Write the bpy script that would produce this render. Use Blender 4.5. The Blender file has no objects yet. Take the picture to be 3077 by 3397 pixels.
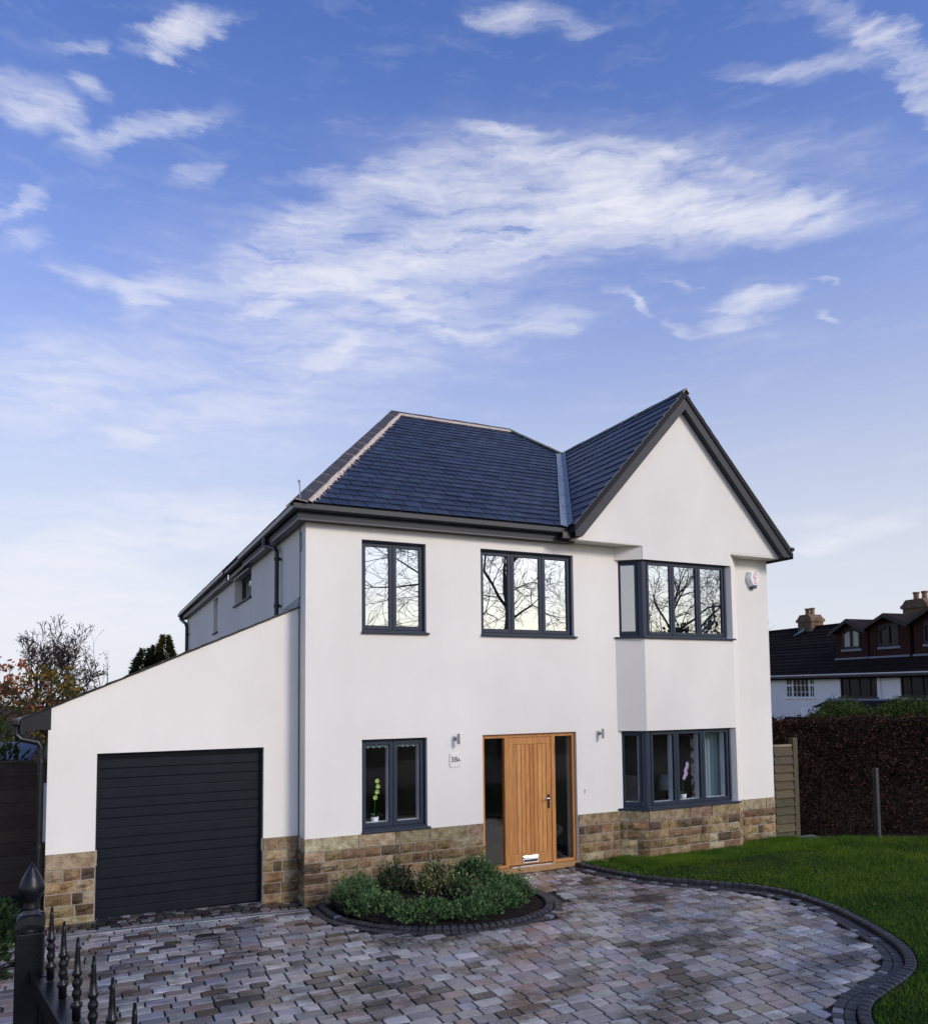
import bpy, math, random
import numpy as np
from mathutils import Vector, Matrix
from mathutils import noise as mnoise

rnd = random.Random(7)
S = bpy.context.scene
COL = S.collection
rad = math.radians

# ------------------------------------------------------------------ camera
CAM = Vector((-2.6189, -10.6547, 2.7865))
YAW, PITCH, ROLL = -0.4410, 0.06467, -0.0097
fwd = Vector((-math.sin(YAW) * math.cos(PITCH), math.cos(YAW) * math.cos(PITCH), math.sin(PITCH)))
fwd = Vector((0.42683172, 0.9020192, 0.06462231)).normalized()
r0 = Vector((fwd.y, -fwd.x, 0)).normalized()
u0 = r0.cross(fwd)
R_ = math.cos(ROLL) * r0 + math.sin(ROLL) * u0
U_ = -math.sin(ROLL) * r0 + math.cos(ROLL) * u0
cd = bpy.data.cameras.new("camera")
cam = bpy.data.objects.new("camera", cd)
COL.objects.link(cam)
cam.matrix_world = Matrix(((R_.x, U_.x, -fwd.x, CAM.x), (R_.y, U_.y, -fwd.y, CAM.y), (R_.z, U_.z, -fwd.z, CAM.z), (0, 0, 0, 1)))
cd.sensor_fit = 'HORIZONTAL'
cd.sensor_width = 36
cd.lens = 2585.36 / 3077 * 36
# the frame is a tall crop: its middle lies above the lens axis
cd.shift_y = (2126.4 - 1698.5) / 3077
cd.clip_start = .05
cd.clip_end = 2000
S.camera = cam

# ------------------------------------------------------------------ light
SUN_EL, SUN_AZ = rad(28), rad(152)      # azimuth clockwise from +Y; low sun behind the camera, to its right
sun_dir = Vector((math.sin(SUN_AZ) * math.cos(SUN_EL), math.cos(SUN_AZ) * math.cos(SUN_EL), math.sin(SUN_EL)))
sd = bpy.data.lights.new("sun", 'SUN')
sd.energy = 1.5
sd.angle = rad(14)
sd.color = (1.0, .86, .69)
sun = bpy.data.objects.new("sun", sd)
COL.objects.link(sun)
sun.rotation_euler = sun_dir.to_track_quat('Z', 'Y').to_euler()
S.view_settings.view_transform = 'Standard'
S.view_settings.look = 'None'
S.view_settings.exposure = 0.5
S.view_settings.gamma = 1
S.view_settings.use_curve_mapping = False

W = bpy.data.worlds.new("World")
S.world = W
W.use_nodes = True
nt = W.node_tree
nt.nodes.clear()
N = nt.nodes.new
L = nt.links.new


def math_node(op, a, b=None, clamp=False, c=None):
    n = N('ShaderNodeMath')
    n.operation = op
    n.use_clamp = clamp
    for i, v in enumerate((a, b, c)):
        if v is None:
            continue
        if isinstance(v, (int, float)):
            n.inputs[i].default_value = v
        else:
            L(v, n.inputs[i])
    return n.outputs[0]


out = N('ShaderNodeOutputWorld')
bg = N('ShaderNodeBackground')
bg.inputs['Strength'].default_value = .1
L(bg.outputs[0], out.inputs[0])
sky = N('ShaderNodeTexSky')
sky.sky_type = 'NISHITA'
sky.sun_disc = False
sky.sun_elevation = SUN_EL
sky.sun_rotation = SUN_AZ
sky.air_density = 1.0
sky.dust_density = 1.6
sky.ozone_density = 3.0
tint = N('ShaderNodeMix')
tint.data_type = 'RGBA'
tint.blend_type = 'MULTIPLY'
tint.inputs[0].default_value = 1
L(sky.outputs[0], tint.inputs[6])
tc = N('ShaderNodeTexCoord')
sep = N('ShaderNodeSeparateXYZ')
L(tc.outputs['Generated'], sep.inputs[0])
AZ = math_node('MULTIPLY', math_node('ARCTAN2', sep.outputs[0], sep.outputs[1]), 180 / math.pi)
EL = math_node('MULTIPLY', math_node('ARCSINE', sep.outputs[2]), 180 / math.pi)
comb = N('ShaderNodeCombineXYZ')
L(AZ, comb.inputs[0])
L(EL, comb.inputs[1])
tn = N('ShaderNodeMix')                 # clearer, deeper blue overhead
tn.data_type = 'RGBA'
tf = N('ShaderNodeMapRange')
tf.interpolation_type = 'SMOOTHSTEP'
tf.inputs['From Min'].default_value = 4
tf.inputs['From Max'].default_value = 30
L(EL, tf.inputs['Value'])
L(tf.outputs[0], tn.inputs[0])
tn.inputs[6].default_value = (.78, .85, .93, 1)
tn.inputs[7].default_value = (.74, .98, 1.60, 1)
L(tn.outputs[2], tint.inputs[7])
# drifting of the cirrus: warp the angles a little before the banks are laid out
w1 = N('ShaderNodeTexNoise')
w1.inputs['Scale'].default_value = .22
w1.inputs['Detail'].default_value = 3
w1.inputs['Roughness'].default_value = .5
L(comb.outputs[0], w1.inputs['Vector'])
sub = N('ShaderNodeVectorMath')
sub.operation = 'SUBTRACT'
L(w1.outputs['Color'], sub.inputs[0])
sub.inputs[1].default_value = (.5, .5, .5)
scl = N('ShaderNodeVectorMath')
scl.operation = 'MULTIPLY'
L(sub.outputs[0], scl.inputs[0])
scl.inputs[1].default_value = (5.0, 1.5, 0)
warp = N('ShaderNodeVectorMath')
warp.operation = 'ADD'
L(comb.outputs[0], warp.inputs[0])
L(scl.outputs[0], warp.inputs[1])
w2_ = N('ShaderNodeTexNoise')            # fine feathering of the edges
w2_.inputs['Scale'].default_value = .85
w2_.inputs['Detail'].default_value = 8
w2_.inputs['Roughness'].default_value = .65
mpw = N('ShaderNodeMapping')
mpw.inputs['Scale'].default_value = (.55, 2.0, 1)
L(comb.outputs[0], mpw.inputs[0])
L(mpw.outputs[0], w2_.inputs['Vector'])
sub2 = N('ShaderNodeVectorMath')
sub2.operation = 'SUBTRACT'
L(w2_.outputs['Color'], sub2.inputs[0])
sub2.inputs[1].default_value = (.5, .5, .5)
scl2 = N('ShaderNodeVectorMath')
scl2.operation = 'MULTIPLY'
L(sub2.outputs[0], scl2.inputs[0])
scl2.inputs[1].default_value = (3.6, .75, 0)
warp2 = N('ShaderNodeVectorMath')
warp2.operation = 'ADD'
L(warp.outputs[0], warp2.inputs[0])
L(scl2.outputs[0], warp2.inputs[1])
warp = warp2
# banks of cirrus: azimuth, elevation, half length, half width (degrees), tilt, density
CLOUDS = [
    (14.52, 31.19, 10.92, 1.85, 26.2, 0.55),
    (36.18, 33.38, 20.65, 3.93, -7.3, 0.3),
    (33.99, 35.35, 11.27, 1.23, -5.8, 0.55),
    (43.36, 33.77, 4.08, 0.51, -24.7, 0.4),
    (39.44, 31.87, 8.52, 2.31, -16.5, 0.75),
    (48.68, 29.99, 7.02, 1.60, -8.5, 0.85),
    (31.61, 31.19, 12.84, 2.49, 3.1, 0.7),
    (24.77, 33.94, 6.88, 1.90, -1.7, 0.5),
    (20.15, 29.56, 12.20, 1.39, 10.8, 0.5),
    (17.43, 27.83, 8.86, 0.95, -3.9, 0.6),
    (11.27, 26.57, 3.26, 0.59, 25.3, 0.55),
    (23.08, 26.12, 7.18, 0.76, -19.7, 0.5),
    (16.09, 23.71, 4.34, 1.01, 23.7, 0.5),
    (31.50, 25.75, 4.10, 0.93, 0.5, 0.6),
    (9.19, 21.38, 19.95, 5.94, 14.8, 0.36),
    (19.01, 28.08, 17.72, 5.23, -1.5, 0.3),
    (0.33, 26.09, 3.84, 0.83, -9.7, 0.65),
    (3.42, 25.98, 3.09, 1.32, 29.0, 0.45),
    (-4.65, 34.62, 3.48, 1.46, 4.2, 0.6),
    (-1.93, 33.98, 2.32, 0.96, -29.9, 0.38),
    (2.45, 34.90, 6.02, 0.68, 21.3, 0.4),
    (-1.25, 36.25, 2.21, 0.47, -7.5, 0.5),
    (4.55, 39.81, 3.67, 1.03, 18.7, 1.0),
    (3.97, 38.42, 1.14, 0.28, -0.4, 0.8),
    (-2.05, 38.07, 1.97, 0.36, 9.7, 0.28),
    (-5.18, 29.23, 2.81, 0.71, 33.3, 0.35),
    (-5.12, 27.41, 2.13, 0.59, 25.4, 0.3),
    (5.51, 33.19, 1.82, 0.70, 23.3, 0.3),
    (-4.23, 20.00, 5.69, 3.41, 8.8, 0.35),
    (7.23, 11.89, 13.83, 2.40, 1.8, 0.6),
    (-3.52, 5.00, 12.12, 5.02, 1.6, 1.3),
    (-1.34, 9.42, 9.35, 1.51, 11.9, 0.6),
    (1.84, 16.76, 1.33, 0.95, 6.1, 0.5),
    (30.27, 42.27, 4.76, 0.70, -1.1, 0.5),
    (34.41, 41.66, 2.10, 0.53, -8.4, 0.35),
    (54.72, 37.46, 6.03, 1.00, -34.7, 0.4),
    (50.97, 36.98, 6.10, 0.63, -11.4, 0.45),
    (57.31, 33.94, 3.07, 0.77, -39.8, 0.42),
    (56.06, 36.13, 4.71, 1.32, -28.3, 0.3),
    (46.53, 25.75, 2.74, 1.00, 3.9, 0.85),
    (45.27, 24.31, 2.26, 0.73, 0.4, 0.6),
    (38.18, 26.47, 2.22, 0.48, -31.3, 0.4),
    (42.18, 24.45, 1.46, 0.43, -20.3, 0.4),
    (50.89, 23.60, 1.31, 0.27, -18.0, 0.4),
    (50.89, 25.67, 1.20, 0.22, -15.8, 0.35),
    (41.54, 27.27, 1.34, 0.23, -11.7, 0.3),
    (51.63, 10.05, 4.16, 0.93, 12.8, 0.7),
    (49.44, 10.35, 3.15, 1.55, -5.4, 0.25),
    (15.41, 34.34, 2.60, 0.71, 3.6, 0.4),
    (28.06, 36.93, 3.71, 0.36, -4.6, 0.4),
    (47.61, 22.95, 4.40, 0.94, -9.7, 0.12),
]
total = None
for az, el, hl, hw, rot, d in CLOUDS:
    mp = N('ShaderNodeMapping')
    mp.vector_type = 'TEXTURE'
    mp.inputs['Location'].default_value = (az, el, 0)
    mp.inputs['Rotation'].default_value = (0, 0, rad(rot))
    mp.inputs['Scale'].default_value = (hl, hw, 1)
    L(warp.outputs[0], mp.inputs[0])
    ln = N('ShaderNodeVectorMath')
    ln.operation = 'LENGTH'
    L(mp.outputs[0], ln.inputs[0])
    mr = N('ShaderNodeMapRange')
    mr.interpolation_type = 'SMOOTHSTEP'
    mr.inputs['From Min'].default_value = 1.25
    mr.inputs['From Max'].default_value = .1
    mr.inputs['To Min'].default_value = 0
    mr.inputs['To Max'].default_value = d
    L(ln.outputs['Value'], mr.inputs['Value'])
    total = mr.outputs[0] if total is None else math_node('ADD', total, mr.outputs[0])


def wisps(scale, stretch, rot, det, rough, dist):
    mp = N('ShaderNodeMapping')
    mp.inputs['Rotation'].default_value = (0, 0, rad(rot))
    mp.inputs['Scale'].default_value = (scale, scale * stretch, 1)
    L(warp.outputs[0], mp.inputs[0])
    n = N('ShaderNodeTexNoise')
    n.inputs['Scale'].default_value = 1
    n.inputs['Detail'].default_value = det
    n.inputs['Roughness'].default_value = rough
    n.inputs['Distortion'].default_value = dist
    L(mp.outputs[0], n.inputs['Vector'])
    return n.outputs[0]


wa = wisps(.12, 5.5, -9, 10, .6, .25)
wb = wisps(.36, 4.5, 7, 8, .62, .15)
tex = math_node('ADD', math_node('MULTIPLY', wa, .65), math_node('MULTIPLY', wb, .35))
texc = N('ShaderNodeMapRange')
texc.inputs['From Min'].default_value = .34
texc.inputs['From Max'].default_value = .66
texc.inputs['To Min'].default_value = .04
texc.inputs['To Max'].default_value = 1.6
L(tex, texc.inputs['Value'])
veil = math_node('MULTIPLY', math_node('SUBTRACT', tex, .52, clamp=True), .5)
dens = math_node('ADD', math_node('MULTIPLY', total, texc.outputs[0]), veil)
# white air low over the horizon, all the way round
hz = math_node('MULTIPLY', math_node('POWER', 2.718, math_node('MULTIPLY', math_node('POWER', math_node('MULTIPLY', math_node('MAXIMUM', EL, 0), 1 / 23.0), 2), -1)), .80)
inv = math_node('MULTIPLY', math_node('MAXIMUM', math_node('POWER', 2.718, math_node('MULTIPLY', dens, -1.25)), .06), math_node('SUBTRACT', 1, hz))
cover = math_node('SUBTRACT', 1, inv, clamp=True)
cm = N('ShaderNodeMix')
cm.data_type = 'RGBA'
cm.blend_type = 'LIGHTEN'
L(cover, cm.inputs[0])
L(tint.outputs[2], cm.inputs[6])
# the air glows a warm cream towards the low sun
dt = N('ShaderNodeVectorMath')
dt.operation = 'DOT_PRODUCT'
L(tc.outputs['Generated'], dt.inputs[0])
dt.inputs[1].default_value = tuple(sun_dir)
gl_ = N('ShaderNodeMapRange')
gl_.interpolation_type = 'SMOOTHSTEP'
gl_.inputs['From Min'].default_value = .15
gl_.inputs['From Max'].default_value = 1
L(dt.outputs['Value'], gl_.inputs['Value'])
gc = N('ShaderNodeMix')
gc.data_type = 'RGBA'
L(gl_.outputs[0], gc.inputs[0])
gc.inputs[6].default_value = (6.15, 6.2, 6.75, 1)
gc.inputs[7].default_value = (8.7, 8.1, 6.9, 1)
L(gc.outputs[2], cm.inputs[7])
L(cm.outputs[2], bg.inputs['Color'])


# ------------------------------------------------------------------ materials
def principled(name):
    m = bpy.data.materials.new(name)
    m.use_nodes = True
    return m, m.node_tree, m.node_tree.nodes['Principled BSDF']


def mat(name, c1, c2=None, rough=.6, scale=4., detail=6., bump=0., bscale=60., spec=.5, metal=0., attr=False, stretch=(1, 1, 1), mix=(.35, .65), bdist=.01, rvar=0., attr_mix=1.0, stain=False):
    m, t, b = principled(name)
    n, l = t.nodes.new, t.links.new
    b.inputs['Roughness'].default_value = rough
    b.inputs['Metallic'].default_value = metal
    b.inputs['Specular IOR Level'].default_value = spec
    geo = n('ShaderNodeNewGeometry')
    mp = n('ShaderNodeMapping')
    mp.inputs['Scale'].default_value = stretch
    l(geo.outputs['Position'], mp.inputs[0])
    ns = n('ShaderNodeTexNoise')
    ns.inputs['Scale'].default_value = scale
    ns.inputs['Detail'].default_value = detail
    ns.inputs['Roughness'].default_value = .6
    l(mp.outputs[0], ns.inputs['Vector'])
    mr = n('ShaderNodeMapRange')
    mr.inputs['From Min'].default_value, mr.inputs['From Max'].default_value = mix
    l(ns.outputs[0], mr.inputs['Value'])
    mx = n('ShaderNodeMix')
    mx.data_type = 'RGBA'
    l(mr.outputs[0], mx.inputs[0])
    mx.inputs[6].default_value = (*c1, 1)
    mx.inputs[7].default_value = (*(c2 or c1), 1)
    src = mx.outputs[2]
    if attr:                                    # every piece carries its own tint
        at = n('ShaderNodeAttribute')
        at.attribute_name = 'tint'
        mu = n('ShaderNodeMix')
        mu.data_type = 'RGBA'
        mu.blend_type = 'MULTIPLY'
        mu.inputs[0].default_value = attr_mix
        l(src, mu.inputs[6])
        l(at.outputs['Color'], mu.inputs[7])
        src = mu.outputs[2]
    if stain:                                   # damp, dirty patches lying across the pieces
        sn = n('ShaderNodeTexNoise')
        sn.inputs['Scale'].default_value = 1.15
        sn.inputs['Detail'].default_value = 7
        sn.inputs['Roughness'].default_value = .68
        sm = n('ShaderNodeMapping')
        sm.inputs['Scale'].default_value = (.8, 1.5, 1)
        l(geo.outputs['Position'], sm.inputs[0])
        l(sm.outputs[0], sn.inputs['Vector'])
        sr = n('ShaderNodeMapRange')
        sr.inputs['From Min'].default_value = .50
        sr.inputs['From Max'].default_value = .60
        l(sn.outputs[0], sr.inputs['Value'])
        mu2 = n('ShaderNodeMix')
        mu2.data_type = 'RGBA'
        mu2.blend_type = 'MULTIPLY'
        l(sr.outputs[0], mu2.inputs[0])
        l(src, mu2.inputs[6])
        mu2.inputs[7].default_value = (.24, .22, .19, 1)
        src = mu2.outputs[2]
    l(src, b.inputs['Base Color'])
    if rvar:
        ma = n('ShaderNodeMapRange')
        ma.inputs['To Min'].default_value = max(.05, rough - rvar)
        ma.inputs['To Max'].default_value = min(1, rough + rvar)
        l(ns.outputs[0], ma.inputs['Value'])
        l(ma.outputs[0], b.inputs['Roughness'])
    if bump:
        nb = n('ShaderNodeTexNoise')
        nb.inputs['Scale'].default_value = bscale
        nb.inputs['Detail'].default_value = 5
        l(mp.outputs[0], nb.inputs['Vector'])
        bp = n('ShaderNodeBump')
        bp.inputs['Strength'].default_value = bump
        bp.inputs['Distance'].default_value = bdist
        l(nb.outputs[0], bp.inputs['Height'])
        l(bp.outputs[0], b.inputs['Normal'])
    return m


def glass_mat(name, base=.05):
    m = bpy.data.materials.new(name)
    m.use_nodes = True
    t = m.node_tree
    t.nodes.clear()
    n, l = t.nodes.new, t.links.new
    o = n('ShaderNodeOutputMaterial')
    mx = n('ShaderNodeMixShader')
    fr = n('ShaderNodeFresnel')
    fr.inputs['IOR'].default_value = 1.5
    geo = n('ShaderNodeNewGeometry')
    ad = n('ShaderNodeMath')                 # only the outer face mirrors; the coating sets how strongly
    ad.operation = 'MULTIPLY_ADD'
    l(fr.outputs[0], ad.inputs[0])
    ad.inputs[1].default_value = 1 - base
    ad.inputs[2].default_value = base
    iv = n('ShaderNodeMath')
    iv.operation = 'SUBTRACT'
    iv.inputs[0].default_value = 1
    l(geo.outputs['Backfacing'], iv.inputs[1])
    mf = n('ShaderNodeMath')
    mf.operation = 'MULTIPLY'
    l(ad.outputs[0], mf.inputs[0])
    l(iv.outputs[0], mf.inputs[1])
    nz = n('ShaderNodeTexNoise')
    nz.inputs['Scale'].default_value = 1.6
    nz.inputs['Detail'].default_value = 1
    l(geo.outputs['Position'], nz.inputs['Vector'])
    bp = n('ShaderNodeBump')
    bp.inputs['Strength'].default_value = .02
    bp.inputs['Distance'].default_value = .05
    l(nz.outputs[0], bp.inputs['Height'])
    tr = n('ShaderNodeBsdfTransparent')
    tr.inputs[0].default_value = (.95, .97, .97, 1)
    gl = n('ShaderNodeBsdfGlossy')
    gl.inputs['Roughness'].default_value = .004
    l(bp.outputs[0], gl.inputs['Normal'])
    l(mf.outputs[0], mx.inputs[0])
    l(tr.outputs[0], mx.inputs[1])
    l(gl.outputs[0], mx.inputs[2])
    l(mx.outputs[0], o.inputs[0])
    return m


M = {}
M['render'] = mat('white_render', (.80, .766, .682), (.715, .683, .608), rough=.85, scale=.55, stretch=(1, 1, .55), bump=.3, bscale=260, bdist=.004, spec=.25)
M['stone'] = mat('sandstone', (1, 1, 1), (.5, .43, .34), rough=.9, scale=11, bump=.9, bscale=48, attr=True, bdist=.016, spec=.25)
M['mortar'] = mat('stone_mortar', (.36, .33, .27), (.27, .24, .2), rough=.95, scale=12, bump=.3, bscale=120)
M['slate'] = mat('roof_slate', (1, 1, 1), (.72, .75, .82), rough=.42, scale=7, bump=.25, bscale=40, attr=True, bdist=.004, spec=.5, rvar=.12)
M['underlay'] = mat('roof_underlay', (.012, .012, .014), rough=.9)
M['hip_tile'] = mat('ridge_tile_concrete', (.065, .055, .055), (.04, .04, .045), rough=.75, scale=8, bump=.2, bscale=90)
M['gable_ridge'] = mat('mossy_ridge_tile', (.085, .1, .085), (.05, .06, .05), rough=.85, scale=9, bump=.3, bscale=80)
M['bed_mortar'] = mat('ridge_mortar', (.57, .475, .37), (.42, .345, .27), rough=.95, scale=10, bump=.4, bscale=70)
M['lead'] = mat('valley_lead', (.22, .26, .31), (.14, .17, .21), rough=.5, scale=10, bump=.2, bscale=30, rvar=.15)
M['dark'] = mat('anthracite_plastic', (.017, .019, .023), (.012, .014, .017), rough=.38, scale=3)
M['fascia'] = mat('anthracite_board', (.033, .036, .041), (.024, .026, .030), rough=.6, spec=.35, scale=2.5, stretch=(.4, 1, 3))
M['black'] = mat('black_plastic', (.008, .008, .009), rough=.4)
M['frame'] = mat('window_frame_anthracite', (.024, .033, .052), (.019, .027, .044), rough=.5, spec=.3, scale=4)
M['seal'] = mat('window_seal', (.012, .012, .014), rough=.7)
M['glass'] = glass_mat('window_glass', .55)
M['glass_clear'] = glass_mat('clear_window_glass', .03)
M['glass_far'] = mat('far_window_glass', (.010, .010, .011), rough=.25, spec=.25)
M['oak'] = mat('oak', (1, 1, 1), (.66, .58, .5), rough=.5, scale=6, stretch=(9, 9, .5), bump=.15, bscale=30, attr=True, bdist=.003)
M['garage'] = mat('garage_door_steel', (.007, .010, .014), (.005, .0075, .011), rough=.5, spec=.2, scale=5, bump=.12, bscale=220, bdist=.002)
M['steel'] = mat('brushed_steel', (.6, .6, .61), (.5, .5, .51), rough=.28, metal=1, scale=20)
M['chrome'] = mat('polished_steel', (.8, .8, .8), rough=.12, metal=1)
M['white'] = mat('white_plastic', (.8, .8, .79), (.74, .74, .73), rough=.35, scale=5)
M['acrylic'] = mat('clear_acrylic', (.76, .735, .68), rough=.3, spec=.3)
M['ink'] = mat('dark_lettering', (.02, .025, .035), rough=.5)
M['pink'] = mat('pink_print', (.75, .25, .24), rough=.5)
M['bluelens'] = mat('blue_lens', (.01, .02, .05), rough=.15)
M['paver'] = mat('tumbled_paver', (1, 1, 1), (.70, .70, .71), rough=.27, scale=9, bump=.35, bscale=70, attr=True, bdist=.005, rvar=.12, spec=.6, stain=True)
M['joint'] = mat('jointing_sand', (.016, .014, .012), (.009, .008, .007), rough=.95, scale=12, bump=.4, bscale=150)
M['charcoal'] = mat('charcoal_edging', (1, 1, 1), (.6, .6, .6), rough=.55, scale=14, bump=.35, bscale=80, attr=True, bdist=.005)
M['concrete'] = mat('grey_concrete', (.2, .2, .21), (.13, .13, .14), rough=.8, scale=6, bump=.3, bscale=90)
M['galv'] = mat('galvanised_steel', (.42, .44, .46), (.3, .32, .34), rough=.45, metal=.7, scale=14)
M['grass'] = mat('grass', (1, 1, .6), (.68, .74, .4), rough=.75, scale=1.6, attr=True, spec=.2)
M['lawn_soil'] = mat('lawn_ground', (.012, .024, .006), (.008, .016, .004), rough=1, scale=6, bump=.4, bscale=90, spec=.1)
M['soil'] = mat('soil', (.028, .02, .014), (.012, .009, .007), rough=1, scale=14, bump=1, bscale=40, bdist=.03, spec=.15)
M['ground'] = mat('rough_ground', (.03, .035, .02), (.018, .018, .012), rough=1, scale=.6, bump=.4, bscale=10, spec=.1)
M['asphalt'] = mat('asphalt', (.05, .05, .052), (.036, .036, .038), rough=.85, scale=3, bump=.4, bscale=200)
M['leaf'] = mat('leaves', (1, 1, 1), (.6, .6, .6), rough=.7, scale=5, attr=True, spec=.15)
M['bark'] = mat('bark', (.05, .04, .032), (.028, .022, .018), rough=.9, scale=9, stretch=(1, 1, .3), bump=.5, bscale=40)
M['bark_far'] = mat('grey_bark', (.10, .088, .075), (.065, .056, .048), rough=.9, scale=9, bump=.3, bscale=40)
M['fence'] = mat('weathered_fence_timber', (1, 1, 1), (.55, .52, .48), rough=.85, scale=7, stretch=(1, 1, 7), bump=.3, bscale=40, attr=True)
M['treated'] = mat('treated_timber', (1, 1, 1), (.6, .58, .52), rough=.8, scale=7, stretch=(1, 1, 6), bump=.3, bscale=50, attr=True)
M['iron'] = mat('black_painted_iron', (.006, .007, .009), (.004, .0045, .006), rough=.36, spec=.35, scale=25, bump=.35, bscale=60, bdist=.004, rvar=.1)
M['wallpaper'] = mat('interior_wall', (.3, .28, .25), (.26, .24, .22), rough=.9, scale=2)
M['floorwood'] = mat('interior_floor', (.09, .06, .04), (.06, .04, .03), rough=.4, scale=5, stretch=(1, 6, 1))
M['darkwood'] = mat('dark_wood', (.03, .02, .014), (.02, .013, .01), rough=.4, scale=8)
M['curtain'] = mat('pale_curtain', (.42, .5, .5), (.32, .4, .4), rough=.9, scale=10, stretch=(6, 6, .3))
M['curtain_blue'] = mat('blue_curtain', (.3, .42, .7), (.2, .3, .55), rough=.9, scale=10, stretch=(6, 6, .3))
M['curtain_pattern'] = mat('floral_curtain', (.55, .5, .45), (.1, .04, .06), rough=.9, scale=9, mix=(.48, .54))
M['ceramic'] = mat('white_ceramic', (.8, .8, .8), rough=.25)
M['stem'] = mat('plant_stem', (.05, .12, .03), (.03, .08, .02), rough=.5, scale=20)
M['petal_y'] = mat('yellow_green_petal', (.5, .6, .15), (.38, .5, .1), rough=.6, scale=30)
M['petal_p'] = mat('lilac_petal', (.5, .34, .66), (.62, .5, .74), rough=.6, scale=30)
M['nb_wall'] = mat('neighbour_render', (.88, .86, .82), (.83, .81, .77), rough=.9, scale=.8, bump=.1, bscale=100)
M['nb_roof'] = mat('neighbour_roof_tile', (1, 1, 1), (.55, .5, .5), rough=.95, scale=3, attr=True, spec=.1)
M['nb_brick'] = mat('dormer_brick', (.06, .026, .02), (.035, .016, .013), rough=.95, scale=12, spec=.1)
M['nb_brown'] = mat('brown_frame', (.022, .012, .009), rough=.6)
M['chimney'] = mat('chimney_brick', (.2, .13, .07), (.09, .06, .035), rough=.95, scale=5, bump=.4, bscale=30)
M['pot'] = mat('clay_pot', (.3, .17, .09), (.2, .11, .06), rough=.8, scale=8)
M['nb_leaded'] = mat('leaded_window', (.45, .45, .38), (.3, .3, .26), rough=.3, scale=9)
M['shed_roof'] = mat('blue_grey_felt', (.13, .15, .19), (.09, .1, .13), rough=.9, scale=8)

# ------------------------------------------------------------------ mesh helpers
ORG = {}


def V3(*a):
    return Vector(a)


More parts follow.
